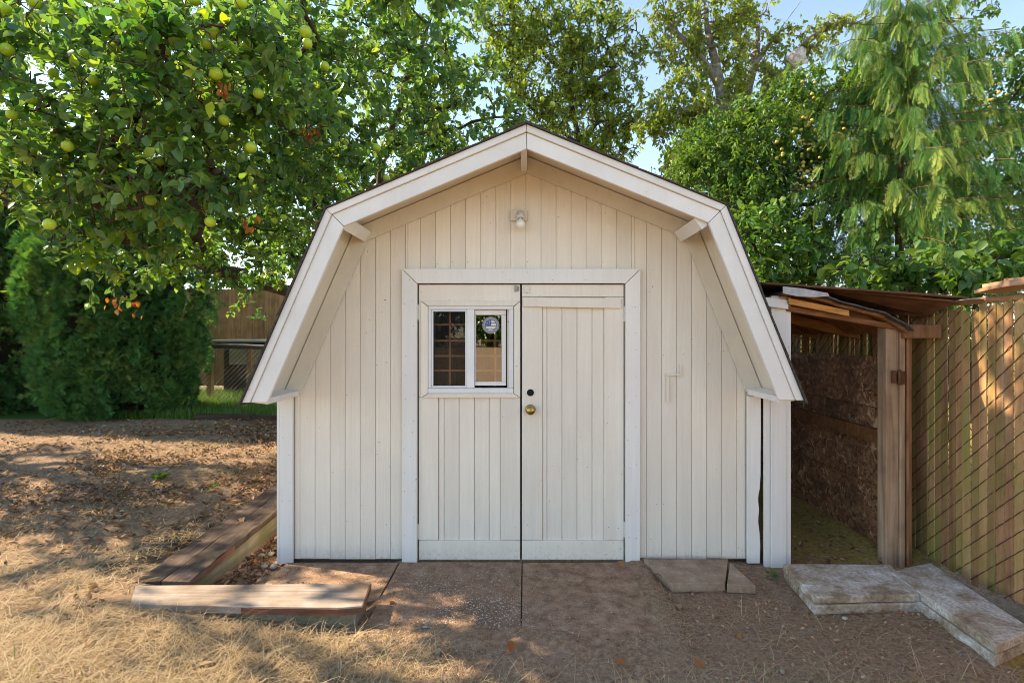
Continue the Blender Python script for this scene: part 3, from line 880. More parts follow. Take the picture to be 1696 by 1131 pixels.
cant = msub(msub(lx, .004, 'LESS_THAN'), msub(lz, -.008, 'GREATER_THAN'), 'MULTIPLY')
col = tt.mix(cant, col, star)
rad = msub(msub(msub(lx, lx, 'MULTIPLY'), msub(lz, lz, 'MULTIPLY'), 'ADD'), .5, 'POWER')
col = tt.mix(msub(rad, .037, 'GREATER_THAN'), col, (.04, .04, .045))
col = tt.mix(msub(rad, .040, 'GREATER_THAN'), col, (.27, .28, .30))
col = tt.mix(msub(msub(rad, .053, 'GREATER_THAN'), msub(rad, .056, 'LESS_THAN'), 'MULTIPLY'), col, (.12, .12, .13))
M['badge'] = tt.finish(tt.bsdf(col, .35, spec=.4))
MB().lathe([(0, .060), (.0012, .060), (.0013, .0585)], (sx, 3.6238, sz), (0, -1, 0), 32).build('sticker', M['badge'], doorL)['label'] = 'round silver sticker with a blue canton and stripes'
hinge(doorL, 690.5, 517, 1); hinge(doorL, 690.5, 880, 1)
MB().box(wx(852), wx(856), 3.590, 3.6, wz(483), wz(473)).box(wx(856.2), wx(860), 3.596, 3.6, wz(482), wz(474)).build('latch_keeper', M['galv'], doorL, .001)

doorR = MB().box(wx(864.4), wx(1033), 3.623, 3.645, .03, wz(472)).build('door', M['siding'], shed)
doorR['label'] = 'right door leaf with brass knob and empty lock hole'
frame_piece(doorR, 'door_rail', 864.4, 1033, 471.5, 491.5)
frame_piece(doorR, 'door_stile', 864.4, 898, 492, 894.5)
frame_piece(doorR, 'door_stile', 1001, 1033, 492, 894.5)
frame_piece(doorR, 'door_rail', 864.4, 1033, 895, 927)
MB().prism_xz([(wx(866.5), wz(493)), (wx(1028), wz(494.5)), (wx(1028), wz(511)), (wx(866.5), wz(508))], 3.582, 3.6005).build('door_batten', M['siding'], doorR, .003)
panel_boards(doorR, [898, 906, 931, 956, 981, 1001], 492, 895)
hinge(doorR, 1035.5, 520, -1); hinge(doorR, 1035.5, 876, -1)
MB().box(wx(868), wx(877), 3.594, 3.6, wz(485), wz(475)).box(wx(869), wx(876.5), 3.588, 3.5935, wz(481), wz(478)).build('latch_keeper', M['steel_paint'], doorR, .001)
MB().lathe([(0, .029), (.004, .029), (.005, .026)], (wx(878.5), 3.6012, wz(650)), (0, -1, 0), 24).build('lock_plate', M['steel_paint'], doorR)
MB().lathe([(0, .0245), (.0008, .0245)], (wx(878.5), 3.5960, wz(650)), (0, -1, 0), 24).build('lock_hole_shade', M['black'], doorR)  # flat black disc painted in for the shade inside the hole
MB().lathe([(0, .036), (.006, .036), (.012, .026), (.016, .015), (.034, .015), (.040, .024), (.050, .030), (.062, .030), (.070, .025), (.073, .014), (.0735, .012), (.0765, .010)], (wx(878.5), 3.6005, wz(678)), (0, -1, 0), 28).build('door_knob', M['brass'], doorR, smooth=True)

# porch lamp holder
lamp = MB().box(wx(845.5), wx(873.5), 3.580, 3.5985, wz(366.5), wz(349)).build('lamp_block', M['soffit'], shed, .003)
c0 = Vector((wx(862), 3.576, wz(357)))
ax = Vector((0, -.52, -.85)).normalized()
MB().lathe([(-.012, .027), (.030, .026), (.040, .027), (.041, .021), (.036, .020)], c0, ax, 20).build('lamp_socket', M['trim'], lamp, smooth=True)
MB().lathe([(0.034, .012), (.050, .013), (.062, .020), (.075, .0285), (.090, .032), (.104, .029), (.114, .020), (.119, .008), (.1195, .002)], c0, ax, 24).build('bulb', M['bulb'], lamp, smooth=True)
nl = MB()
def nail(px, py, y, r=.0026):
    if random.random() < .55: return
    nl.lathe([(0, r), (.0012, r)], (wx(px), y, wz(py)), (0, -1, 0), 6)
for py in range(470, 925, 38):
    for px in (672, 687, 1040, 1053): nail(px + random.uniform(-2, 2), py + random.uniform(-9, 9), 3.5718)
for px in range(680, 1050, 40):
    for py in (452, 464): nail(px + random.uniform(-9, 9), py, 3.5718)
for py in range(670, 920, 42):
    for px in (471, 482): nail(px + random.uniform(-1, 1), py + random.uniform(-12, 12), 3.5778)
for px in (700, 720, 835, 856, 872, 893, 1006, 1028):
    for py in (482, 700, 790, 880, 905, 918):
        if random.random() < .75: nail(px + random.uniform(-4, 4), py + random.uniform(-12, 12), 3.6008)
x = wx(521)
while x < wx(1230):
    for py in (425, 590, 660, 760, 850, 915):
        if not (wx(664) < x < wx(1062)) and random.random() < .5: nail(VX + (x + .012) * S0, py + random.uniform(-16, 16), 3.6066)
    if wx(664) < x < wx(1062): nail(VX + (x + .012) * S0, 436 + random.uniform(-4, 3), 3.6066)
    x += .1059
o = nl.build('nails', M['nail'], shed); o['kind'] = 'stuff'
# hasp and strap left on the right-hand wall
MB().box(wx(1103), wx(1128), 3.590, 3.5990, wz(622), wz(619)).box(wx(1125.5), wx(1128), 3.590, 3.5990, wz(618.8), wz(605)).build('hook', M['siding'], shed, .001)
MB().box(wx(1103.5), wx(1108), 3.592, 3.5990, wz(666), wz(623)).build('strap', M['siding'], shed, .001)

# ------------------------------------------------------------------ lean-to
XF = 2.85                          # fence line
lean = thing('lean_to', (2.2, 3.6, 0), 'rickety open lean-to of old boards between the shed and the slatted fence', 'lean-to')
MB().box(1.655, 1.690, 3.545, 3.572, -.03, 1.15).build('jamb_board', M['trim'], lean, .003)
MB().box(1.694, 1.800, 3.535, 3.573, -.045, 1.86).build('jamb_board', M['trim'], lean, .003)
MB().box(1.802, 1.836, 3.545, 3.66, -.04, 1.85).build('jamb_board', M['trim'], lean, .003)
# posts
MB().box(at(1465, 0, 3.56).x, at(1485.5, 0, 3.56).x, 3.545, 3.635, -.03, 1.655).build('post', M['post_grey'], lean, .005)['label'] = 'weathered grey post'
MB().box(at(1486, 0, 3.56).x, at(1494, 0, 3.56).x, 3.53, 3.63, -.03, 1.64).build('post', M['post_grey'], lean, .004)
MB().box(at(1494.5, 0, 3.56).x, at(1509.5, 0, 3.56).x, 3.555, 3.64, -.03, 1.64).build('post', M['post_brown'], lean, .004)
MB().box(at(1506, 0, 3.51).x, at(1510, 0, 3.51).x, 3.53, 3.553, .0, 1.63).build('post_batten', M['post_brown'], lean, .002)
MB().box(at(1497, 0, 3.5).x, at(1558, 0, 3.5).x, 3.49, 3.528, 1.59 - 5 * 3.5 / F, 1.59 + 17 * 3.5 / F).build('cross_block', M['post_brown'], lean, .003)
hg = MB()
hg.box(at(1481, 0, 3.5).x, at(1487, 0, 3.5).x, 3.515, 3.529, 1.59 - 80 * 3.5 / F, 1.59 - 59 * 3.5 / F)
hg.box(at(1493, 0, 3.5).x, at(1503, 0, 3.5).x, 3.520, 3.553, 1.59 - 82 * 3.5 / F, 1.59 - 60 * 3.5 / F)
hg.tube([at(1490, 612, 3.505), at(1490, 638, 3.505)], .010, 8)
hg.build('hinge', M['rust'], lean, .002)
# front rafter, sloping from the shed down to the post
def slope_board(name, p0, p1, h, y0, y1, mat, bev=.003):
    q = [at(*p0, y0), at(*p1, y0)]
    pts = [(q[0].x, q[0].z), (q[1].x, q[1].z), (q[1].x, q[1].z - h), (q[0].x, q[0].z - h)]
    return MB().prism_xz(pts, y0, y1).build(name, M[mat], lean, bev)
slope_board('header_block', (1268, 492), (1306, 497), .062, 3.50, 3.533, 'trim')
slope_board('rafter', (1306, 493.5), (1407, 514), .040, 3.485, 3.522, 'rafter')
slope_board('rafter', (1303, 506), (1488, 538), .036, 3.525, 3.575, 'rafter_old')
slope_board('rafter_lining', (1300, 487), (1478, 529), .075, 3.58, 3.60, 'rafter_old')
for i, yy in enumerate((4.15, 4.75, 5.4)):
    MB().prism_xz([(1.86, 1.83), (2.70, 1.63), (2.70, 1.555), (1.86, 1.755)], yy, yy + .045).build('rafter', M['rafter_old'], lean, .003)
# lower roof sheet with sagging torn felt on its front edge
ns = 26
V, Q = [], []
for j, (yy, dz) in enumerate(((3.44, 0), (4.3, .01), (6.45, .02))):
    for i in range(ns + 1):
        f = i / ns
        xx = 1.745 + f * (2.605 - 1.745)
        zz_ = 1.885 - .10 * f - .165 * f ** 3.2 + .012 * math.sin(f * 9) * (j == 0) + dz
        V.append((xx, yy + (.012 * math.sin(f * 31) if j == 0 else 0), zz_))
for j in range(2):
    for i in range(ns):
        a = j * (ns + 1) + i
        Q.append((a, a + 1, a + ns + 2, a + ns + 1))
me = MB(); me.poly(V, Q)
o = me.build('roof_felt', M['felt'], lean)
sd = o.modifiers.new('thick', 'SOLIDIFY'); sd.thickness = .009
V2 = [(x_, y_ + .05, z_ - .012) for x_, y_, z_ in V]
o = MB().poly(V2, Q).build('roof_board', M['rafter_old'], lean)
sd = o.modifiers.new('thick', 'SOLIDIFY'); sd.thickness = .02
MB().prism_xz([(1.72, 1.915), (1.86, 1.900), (2.02, 1.870), (2.03, 1.850), (1.93, 1.843), (1.82, 1.848), (1.72, 1.868)], 3.425, 3.431).build('flashing', M['flashing'], lean)
# upper plywood sheet from the shed roof to the fence rail
P0, P1 = at(1264, 467, 3.50), at(1606, 491, 3.28)
o = MB()
P2, P3 = P1 + Vector((.06, 1.25, -.05)), P0 + Vector((.03, 1.25, .03))
th = Vector((0, 0, -.014))
o.poly([P0, P1, P2, P3, P0 + th, P1 + th, P2 + th, P3 + th], [(0, 1, 2, 3), (7, 6, 5, 4), (0, 4, 5, 1), (1, 5, 6, 2), (2, 6, 7, 3), (3, 7, 4, 0)])
o.build('roof_sheet', M['plywood'], lean, .003)
o = MB()  # rear sheet, out of view, added to keep sun off the fence
q0, q1 = P3 + Vector((-.02, -.02, .004)), P2 + Vector((.02, -.02, .004))
q2, q3 = q1 + Vector((.02, 1.9, .02)), q0 + Vector((0, 1.9, .0))
o.poly([q0, q1, q2, q3, q0 - th, q1 - th, q2 - th, q3 - th], [(3, 2, 1, 0), (4, 5, 6, 7), (1, 5, 4, 0), (2, 6, 5, 1), (3, 7, 6, 2), (0, 4, 7, 3)])
o.build('roof_sheet', M['plywood'], lean, .003)
th2 = Vector((0, .02, -.016))
o = MB()
Q0, Q1, Q2, Q3 = P0 + th2 + Vector((.3, .05, -.004)), P1 + th2 + Vector((-.04, .04, -.004)), P1 + Vector((-.05, .30, -.11)), P0 + Vector((.65, .55, -.12))
o.poly([Q0, Q1, Q2, Q3, Q0 + th, Q1 + th, Q2 + th, Q3 + th], [(0, 1, 2, 3), (7, 6, 5, 4), (0, 4, 5, 1), (1, 5, 6, 2), (2, 6, 7, 3), (3, 7, 4, 0)])
o.build('roof_sheet', M['plywood'], lean)
MB().prism_xy([(2.745, 3.17), (2.86, 3.20), (2.85, 3.34), (2.80, 3.36)], 1.812, 1.816).build('flashing', M['flashing'], lean)
# side panel of strand board along the fence, with rails
XO = 2.60
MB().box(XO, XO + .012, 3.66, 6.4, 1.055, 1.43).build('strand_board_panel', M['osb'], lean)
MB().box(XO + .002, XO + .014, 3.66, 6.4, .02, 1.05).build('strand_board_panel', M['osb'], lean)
MB().box(XO - .040, XO - .001, 3.66, 6.4, .80, .90).build('rail', M['rafter_old'], lean, .004)
MB().box(XO - .012, XO - .001, 3.66, 6.4, .455, .475).build('rail', M['rafter_old'], lean, .002)
MB().box(1.9, 2.84, 6.41, 6.43, .0, 1.5).build('strand_board_panel', M['osb'], lean)
MB().box(2.66, 2.70, 4.9, 4.94, 1.3, 1.72).build('post', M['post_brown'], lean)

# ------------------------------------------------------------------ slatted chain-link fence
fence = thing('chain_link_fence', (XF, 3.5, 0), 'chain link fence woven with weathered cedar slats along the right', 'fence')
PITCH, Y0F, Y1F = .058, 1.25, 6.75
m = MB().box(-.0035, .0035, -.0262, .0262, 0, 1)
me_slat = []
for k in range(6):
    tp = [random.uniform(-.03, .0) for _ in range(2)]
    mm = MB(); w = .0258
    mm.poly([(-.0035, -w, 0), (.0035, -w, 0), (-.0035, w, 0), (.0035, w, 0), (-.0035, -w, 1.755 + tp[0]), (.0035, -w, 1.755 + tp[0]), (-.0035, w, 1.755 + tp[1]), (.0035, w, 1.755 + tp[1])],
            [(0, 2, 3, 1), (4, 5, 7, 6), (0, 1, 5, 4), (2, 6, 7, 3), (0, 4, 6, 2), (1, 3, 7, 5)])
    me = bpy.data.meshes.new('slat'); me.from_pydata(mm.v, [], mm.f); me.materials.append(M['slat'])
    me_slat.append(me)
nsl = int((Y1F - Y0F) / PITCH)
for i in range(nsl):
    y = Y0F + (i + .5) * PITCH
    if y > 3.7 and y > 6.5: continue
    o = link('slat', random.choice(me_slat), fence)
    o.location = Vector((XF + random.uniform(-.003, .003), y, .015 + random.uniform(-.02, .035))) - ORIG[fence]
    o.rotation_euler = (random.uniform(-.006, .006), 0, random.uniform(-.07, .07))
VP = .112
def zig(front):
    V, T = [], []
    r = .0037
    for i in range(nsl):
        ya, yb = Y0F + i * PITCH, Y0F + (i + 1) * PITCH
        for k in range(-1, 17):
            za = .03 + k * VP + (VP / 2 if i % 2 else 0)
            if front: z0, z1 = za + VP / 2, za       # near end (smaller y) higher: rises to the right in view
            else: z0, z1 = za, za + VP / 2
            if min(z0, z1) < .01 or max(z0, z1) > 1.80: continue
            xo = XF + (-.0095 if front else .0095)
            a = np.array([XF + (-.004 if front else .004), ya, z0]); c = np.array([XF + (-.004 if front else .004), yb, z1])
            b = np.array([xo, (ya + yb) / 2, (z0 + z1) / 2])
            base = len(V)
            for p in (a, b, c):
                V += [p + (0, 0, r), p + (-r, 0, -r * .6), p + (r, 0, -r * .6)]
            for s_ in (0, 3):
                for j in range(3):
                    q0, q1 = base + s_ + j, base + s_ + (j + 1) % 3
                    T += [(q0, q1, q1 + 3), (q0, q1 + 3, q0 + 3)]
    return np.array(V), np.array(T)
Va, Ta = zig(True); Vb, Tb = zig(False)
wm = np_mesh('wire_mesh', np.concatenate([Va, Vb]), np.concatenate([Ta, Tb + len(Va)]), M['wire'], fence)
MB().tube([(XF + .03, Y0F - .05, 1.815), (XF + .03, 2.9, 1.81), (XF + .03, 4.6, 1.80), (XF + .03, 6.7, 1.80)], .021, 12).build('top_rail', M['rail_rust'], fence, smooth=True)
for yy in (1.5, 3.86, 6.3):
    MB().tube([(XF + .05, yy, -.1), (XF + .05, yy, 1.84)], .024, 12).build('fence_post', M['rust'], fence, smooth=True)
# split board lying on the rail
m = MB()
n_ = 14
for lay, (dz, sh) in enumerate(((0, 0), (.022, .05), (.040, .16))):
    top_, bot_ = [], []
    for i in range(n_ + 1):
        f = i / n_
        yy = 3.20 + sh * -1.2 - f * (.95 - sh)
        zz_ = 1.858 + dz + .035 * f + .012 * math.sin(f * 7 + lay) + .022 * f * f
        wl_ = .05 + .03 * min(1, f * 4) + .006 * math.sin(f * 23 + lay * 2)
        top_.append((yy, zz_, wl_))
    base = len(m.v)
    for yy, zz_, wl_ in top_:
        m.v += [(XF + .0 - wl_, yy, zz_ - .010), (XF + .10 + wl_, yy + .01, zz_ - .006), (XF + .10 + wl_, yy + .01, zz_ + .014), (XF + .0 - wl_, yy, zz_ + .010)]
    for i in range(n_):
        for j in range(4):
            a, b = base + i * 4 + j, base + i * 4 + (j + 1) % 4
            m.f.append((a, b, b + 4, a + 4))
    m.f.append((base, base + 1, base + 2, base + 3)); e = base + n_ * 4; m.f.append((e + 3, e + 2, e + 1, e))
tag(m.build('split_board', M['bark_board'], None, loc=(XF, 2.8, 1.86)), 'split weathered board lying along the top rail of the slatted fence', 'board')

# ------------------------------------------------------------------ slabs, timbers, stones
def slab(pts, z0, z1, mat, label, bev, name='concrete_slab', tilt=None):
    c = Vector((sum(p[0] for p in pts) / len(pts), sum(p[1] for p in pts) / len(pts), z0))
    o = MB().prism_xy(pts, z0, z1, tilt).build(name, M[mat], None, bev, loc=c)
    return tag(o, label, 'slab', 'loose slabs at the right')
def topx(px, py, z):
    Y = (CH - z) * F / (py - VY)
    return ((px - VX) * Y / F, Y)
zA = .088
qa = [topx(1296, 933, zA), topx(1474, 934, zA), topx(1524, 984, zA), topx(1347, 988, zA)]
slab(qa, .046, zA, 'concrete', 'upper grey concrete slab before the lean-to opening', .006)
qb = [(x_ + (.0), y_ - .012) for x_, y_ in qa]
slab(qb, -.01, .043, 'concrete', 'lower concrete slab under the one before the lean-to opening', .006)
zB = .097
qc = [topx(1474, 946, zB), topx(1541, 931, zB), topx(1712, 1042, zB), topx(1650, 1068, zB)]
slab(qc, .050, zB, 'concrete', 'long upper concrete slab beside the foot of the slatted fence', .005)
qd = [(x_ - .012, y_ - .005) for x_, y_ in qc]
slab(qd, -.01, .047, 'concrete', 'long lower concrete slab beside the foot of the slatted fence', .005)
zC = .048
slab([topx(1066, 925, zC), topx(1206, 925, zC), topx(1201, 964, zC), topx(1113, 966, zC)], -.01, zC, 'paver', 'brown paver against the shed wall right of the doors', .005)
slab([topx(1209, 929, zC), topx(1252, 968, zC), topx(1204, 966, zC)], -.01, zC - .004, 'paver', 'broken three-cornered paver piece near the shed corner', .005)

zT = .128
tl = thing('retaining_timber', (-2.15, 4.9, 0), 'long dark plank-capped timber edging running back beside the shed', 'timber', 'timber edging round the bank')
def jit_board(x0, x1, y0, y1, z0, z1, n=20, axis='y'):
    m = MB(); base = 0
    for i in range(n + 1):
        f = i / n
        j = [random.uniform(-.004, .004) for _ in range(4)]
        if axis == 'y':
            yy = y0 + (y1 - y0) * f
            m.v += [(x0 + j[0], yy, z0), (x1 + j[1], yy, z0), (x1 + j[1], yy, z1 + j[2]), (x0 + j[0], yy, z1 + j[3])]
        else:
            xx = x0 + (x1 - x0) * f
            m.v += [(xx, y1 + j[0], z0), (xx, y0 + j[1], z0), (xx, y0 + j[1], z1 + j[2]), (xx, y1 + j[0], z1 + j[3])]
    for i in range(n):
        for q in range(4):
            a, b = i * 4 + q, i * 4 + (q + 1) % 4
            m.f.append((a, b, b + 4, a + 4))
    m.f.append((0, 1, 2, 3)); e = n * 4; m.f.append((e + 3, e + 2, e + 1, e))
    return m
def rise(m, lo=-9):
    m.v = [(x_, y_, z_ + (.052 * (y_ - 3.04) if z_ > lo else 0)) for x_, y_, z_ in m.v]
    return m
rise(jit_board(-2.315, -2.165, 3.045, 7.1, .085, zT, 40)).build('cap_board', M['cap_dark'], tl)
rise(jit_board(-2.160, -1.995, 3.045, 7.1, .087, zT + .002, 40)).build('cap_board', M['cap_dark'], tl)
rise(MB().box(-1.996, -1.990, 3.045, 3.52, .088, zT - .002)).build('red_edge', M['redcut'], tl)
rise(jit_board(-2.11, -2.02, 3.05, 4.25, -.05, .084, 10), 0).build('timber', M['timber_green'], tl)
rise(jit_board(-2.11, -2.022, 4.255, 7.1, -.05, .084, 20), 0).build('timber', M['timber_green'], tl)
tn = thing('retaining_timber', (-1.6, 2.9, 0), 'short bleached plank-capped timber lying across the front left of the shed', 'timber', 'timber edging round the bank')
cap = [topx(224, 969, zT), topx(614, 965, zT), topx(600, 1003, zT), topx(560, 1006, zT), topx(400, 1004, zT), topx(216, 1000, zT)]
MB().prism_xy(cap, .088, zT).build('cap_board', M['cap_light'], tn, .004)
MB().prism_xy([(cap[4][0], cap[4][1] - .005), (cap[3][0], cap[3][1] - .005), (cap[2][0] + .004, cap[2][1] - .005), (cap[2][0] + .004, cap[2][1] - .0005), (cap[3][0], cap[3][1] - .0005), (cap[4][0], cap[4][1] - .0005)], .087, zT - .006).build('red_edge', M['redcut'], tn)
e0, e1, e2 = Vector((*topx(600, 1003, zT), 0)), Vector((*topx(614, 965, zT), 0)), Vector((.004, 0, 0))
MB().poly([e0 + e2 + Vector((0, 0, .090)), e1 + e2 + Vector((0, 0, .090)), e1 + e2 + Vector((0, 0, zT - .003)), e0 + e2 + Vector((0, 0, zT - .003)), e0 + Vector((-.004, 0, .090)), e1 + Vector((-.004, 0, .090)), e1 + Vector((-.004, 0, zT - .003)), e0 + Vector((-.004, 0, zT - .003))],
          [(0, 1, 2, 3), (7, 6, 5, 4), (0, 4, 5, 1), (1, 5, 6, 2), (2, 6, 7, 3), (3, 7, 4, 0)]).build('red_edge', M['redcut'], tn)
jit_board(-2.2, -.925, 2.80, 2.99, -.06, .087, 16, 'x').build('timber', M['timber_green'], tn)
# far timber edging
ed1 = jit_board(-4.92, -4.08, 7.62, 7.74, ground_at(-4.5, 7.7) - .06, ground_at(-4.5, 7.7) + .075, 8, 'x').build('edging_timber', M['edging'], None, loc=(-4.5, 7.7, .3))
tag(ed1, 'rotten dark edging log nearer the hedge, along the green grass', 'timber', 'edging logs at the grass')
ed2 = jit_board(-4.06, -3.35, 7.60, 7.72, ground_at(-3.8, 7.7) - .06, ground_at(-3.8, 7.7) + .085, 8, 'x').build('edging_timber', M['edging'], None, loc=(-3.7, 7.7, .3))
tag(ed2, 'rotten dark edging log nearer the shed, along the green grass', 'timber', 'edging logs at the grass')

def stone_mesh(r, seed):
    rg = np.random.default_rng(seed)
    V, T = [], []
    k, h = 9, 6
    ph = rg.uniform(0, 6, 4)
    for i in range(h + 1):
        th_ = math.pi * i / h
        for j in range(k):
            a = 2 * math.pi * j / k
            q = 1 + .12 * math.sin(2 * a + ph[0]) + .10 * math.sin(a + ph[1] + th_)
            V.append((math.sin(th_) * math.cos(a) * q * r, math.sin(th_) * math.sin(a) * q * r * .72, math.cos(th_) * r * .5))
    for i in range(h):
        for j in range(k):
            a, b = i * k + j, i * k + (j + 1) % k
            T.append((a, a + k, b + k, b))
    me = bpy.data.meshes.new('stone'); me.from_pydata(V, [], T); me.materials.append(M['stone'])
    me.polygons.foreach_set('use_smooth', [True] * len(T))
    return me
stones = [
    (432, 922, .030, 'round tan stone nearest the timber in the corner beside the shed'),
    (447, 921, .034, 'greenish stone between two others near the shed corner'),
    (439, 941, .028, 'tan stone in front of the greenish one near the shed corner'),
    (454, 941, .036, 'long pale stone closest to the foot of the shed corner'),
    (476, 957, .020, 'small brown stone on the dirt strip before the left wall'),
    (663, 968, .022, 'pale pebble at the slab seam left of the doors'),
    (726, 1082, .020, 'larger round pebble in the straw before the paving'),
    (756, 1079, .011, 'tiny pale pebble right of the round one before the paving'),
    (705, 1041, .014, 'small tan pebble on the dirty paving edge'),
    (1399, 1026, .018, 'pale stone before the concrete slabs at the lean-to'),
    (1296, 1114, .016, 'pale pebble on bare earth at the very front'),
    (1554, 927, .035, 'whitish stone at the foot of the slatted fence'),
]
for i, (px, py, r, lab) in enumerate(stones):
    X, Y = topx(px, py, .0)
    zz_ = ground_at(X, Y)
    X, Y = topx(px, py, zz_)
    o = link('stone', stone_mesh(r, 50 + i)); o.location = (X, Y, ground_at(X, Y) + r * .46); o.rotation_euler = (0, 0, random.uniform(0, 6))
    tag(o, lab, 'stone', 'stones lying about the yard')

# ------------------------------------------------------------------ far fence, shelter, wire fence
bf = thing('board_fence', (-6, 11.6, .4), 'tall brown cedar board fence far behind the wire fence', 'fence')
zt, zb = at(0, 478, 11.6).z, .45
x = at(300, 0, 11.6).x - 1.5
while x < -2.0:
    w = .128
    MB().box(x, x + w, 11.6 + random.uniform(-.006, .006), 11.625, zb, zt + random.uniform(-.02, .02)).build('board', M['far_board'], bf)
    x += w + .008
for zz_ in (zb + .3, zt - .35):
    MB().box(-9.4, -2.0, 11.632, 11.67, zz_, zz_ + .09).build('rail', M['far_board'], bf)
sh = thing('shelter', (-5.4, 10.0, .4), 'low flat-roofed board shelter behind the wire fence', 'shelter')
Ys = 9.9
MB().box(at(344, 0, Ys).x, at(470, 0, Ys).x, Ys - .1, Ys + 1.2, at(0, 566, Ys).z, at(0, 562.5, Ys).z).build('roof_panel', M['far_grey'], sh)
MB().box(at(344, 0, Ys).x, at(470, 0, Ys).x, Ys - .06, Ys + .0, at(0, 577, Ys).z, at(0, 566.5, Ys).z).build('beam', M['far_dark'], sh)
for px in (346, 412, 462):
    MB().box(at(px - 4, 0, Ys).x, at(px + 4, 0, Ys).x, Ys, Ys + .09, .25, at(0, 577, Ys).z).build('post', M['far_board'], sh)
MB().box(at(355, 0, Ys).x, at(409, 0, Ys).x, Ys + .5, Ys + .53, at(0, 606, Ys).z, at(0, 580, Ys).z).build('panel', M['far_grey'], sh)
MB().box(at(320, 0, Ys).x, at(470, 0, Ys).x, Ys + 1.0, Ys + 1.05, .3, at(0, 580, Ys).z).build('back_boards', M['far_dark'], sh)
wf = thing('wire_fence', (-5.2, 9.2, .35), 'grey chain link fence panel between the hedge and the shed', 'fence')
Yc = 9.2
xa, xb, za, zb2 = at(318, 0, Yc).x, at(470, 0, Yc).x, .38, at(0, 573, Yc).z
m = MB()
mm_ = .085
def clipseg(p, q):
    (x0, z0), (x1, z1) = p, q
    pts = []
    ts0, ts1 = 0.0, 1.0
    dx, dz = x1 - x0, z1 - z0
    for pv, dv, lo, hi in ((x0, dx, xa, xb), (z0, dz, za, zb2)):
        t0, t1 = sorted(((lo - pv) / dv, (hi - pv) / dv))
        ts0, ts1 = max(ts0, t0), min(ts1, t1)
    if ts1 <= ts0: return None
    return (x0 + dx * ts0, z0 + dz * ts0), (x0 + dx * ts1, z0 + dz * ts1)
H = zb2 - za
s_ = xa - H
while s_ < xb:
    for yy, p, q in ((Yc - .002, (s_, za), (s_ + H, zb2)), (Yc + .003, (s_ + H, za), (s_, zb2))):
        c = clipseg(p, q)
        if c: m.tube([(c[0][0], yy, c[0][1]), (c[1][0], yy, c[1][1])], .0034, 3, False)
    s_ += mm_
m.build('wire_mesh', M['galv'], wf)
MB().tube([(xa, Yc, zb2 + .03), (at(390, 0, Yc).x, Yc, zb2 + .02), (xb, Yc, zb2 - .02)], .022, 8).build('top_rail', M['galv'], wf)
MB().tube([(xa, Yc, .2), (xa, Yc, zb2 + .06)], .028, 8).build('fence_post', M['galv'], wf)
MB().tube([(xb, Yc, .2), (xb, Yc, zb2 + .02)], .028, 8).build('fence_post', M['galv'], wf)

# ------------------------------------------------------------------ trees
def clear_view(cl, spots, keep_p, rg):
    """thin out leaves hanging right in front of fruit"""
    P = cl[0] + cl[1] * cl[2][:, None] * .5
    px, py = P[:, 0] * F / P[:, 1] + VX, VY - (P[:, 2] - CH) * F / P[:, 1]
    k = np.ones(len(P), bool)
    for ax_, ay_, d_, Y_ in spots:
        hit = (np.hypot(px - ax_, py - ay_) < d_ * .75 + 22 / Y_) & (P[:, 1] < Y_ + .03)
        k &= ~(hit & (rg.random(len(P)) > keep_p))
    return tuple(a[k] for a in cl)
def crown_mesh(parent, parts, mat, tmpl, rng, fold=.16, bend=.22, name='crown'):
    P, D, L, W, tone = [np.concatenate(z) for z in zip(*parts)]
    S, N = leaf_frames(D, rng)
    V, T, tn_ = leaves(P, D, S, N, L, W, tone, tmpl, fold, bend, rng)
    o = np_mesh(name, V, T, mat, parent, {'tone': tn_})
    o['kind'] = 'stuff'
    return o, (P, D, S, N, L, W, tone)

def wood(tree, sk, mat, k=6):
    V, T = sk.tubes(lambda q: q == 0, k + 2)
    np_mesh('trunk', V, T, mat, tree)
    for i in range(10, sk.nk):
        V, T = sk.tubes(lambda q: q == i, k)
        if len(V): np_mesh('limb', V, T, mat, tree)
    V, T = sk.tubes(lambda q: q == 2, 4)
    if len(V): np_mesh('twigs', V, T, mat, tree)['kind'] = 'stuff'

# --- apple tree
rng = np.random.default_rng(21)
apple = thing('apple_tree', (-2.05, 7.5, .3), 'large apple tree with green apples hanging over the left of the yard', 'tree')
sk = Skel()
sk.path([(-2.05, 7.5, .2), (-2.1, 7.45, 1.2), (-2.2, 7.2, 1.9)], 0, .2, .02, rng, root=True)
sk.path([(-2.2, 7.2, 1.9), at(430, 470, 6.3), at(330, 430, 5.6), at(225, 400, 4.8), at(160, 330, 4.2), at(90, 250, 3.8)], 1, .25, .03, rng)
sk.path([(-2.2, 7.2, 1.9), at(520, 330, 6.4), at(430, 220, 5.2), at(350, 120, 4.2), at(330, 30, 3.8)], 1, .25, .03, rng)
sk.path([(-2.2, 7.2, 1.9), at(640, 230, 6.8), at(690, 100, 6.2), at(740, -80, 5.8)], 1, .25, .03, rng)
sk.path([at(640, 230, 6.8), at(760, 210, 6.2), at(850, 190, 5.8)], 1, .25, .03, rng)
sk.path([at(330, 430, 5.6), at(330, 330, 4.4), at(260, 300, 3.6)], 1, .25, .03, rng)
sk.path([at(225, 400, 4.8), at(110, 380, 4.2), at(20, 330, 4.0)], 1, .25, .03, rng)
sk.path([at(110, 380, 4.2), at(-150, 260, 4.0), at(-400, 150, 4.4)], 1, .25, .03, rng)
sk.path([at(430, 220, 5.2), at(250, 30, 5.0), at(80, -90, 4.6)], 1, .25, .03, rng)
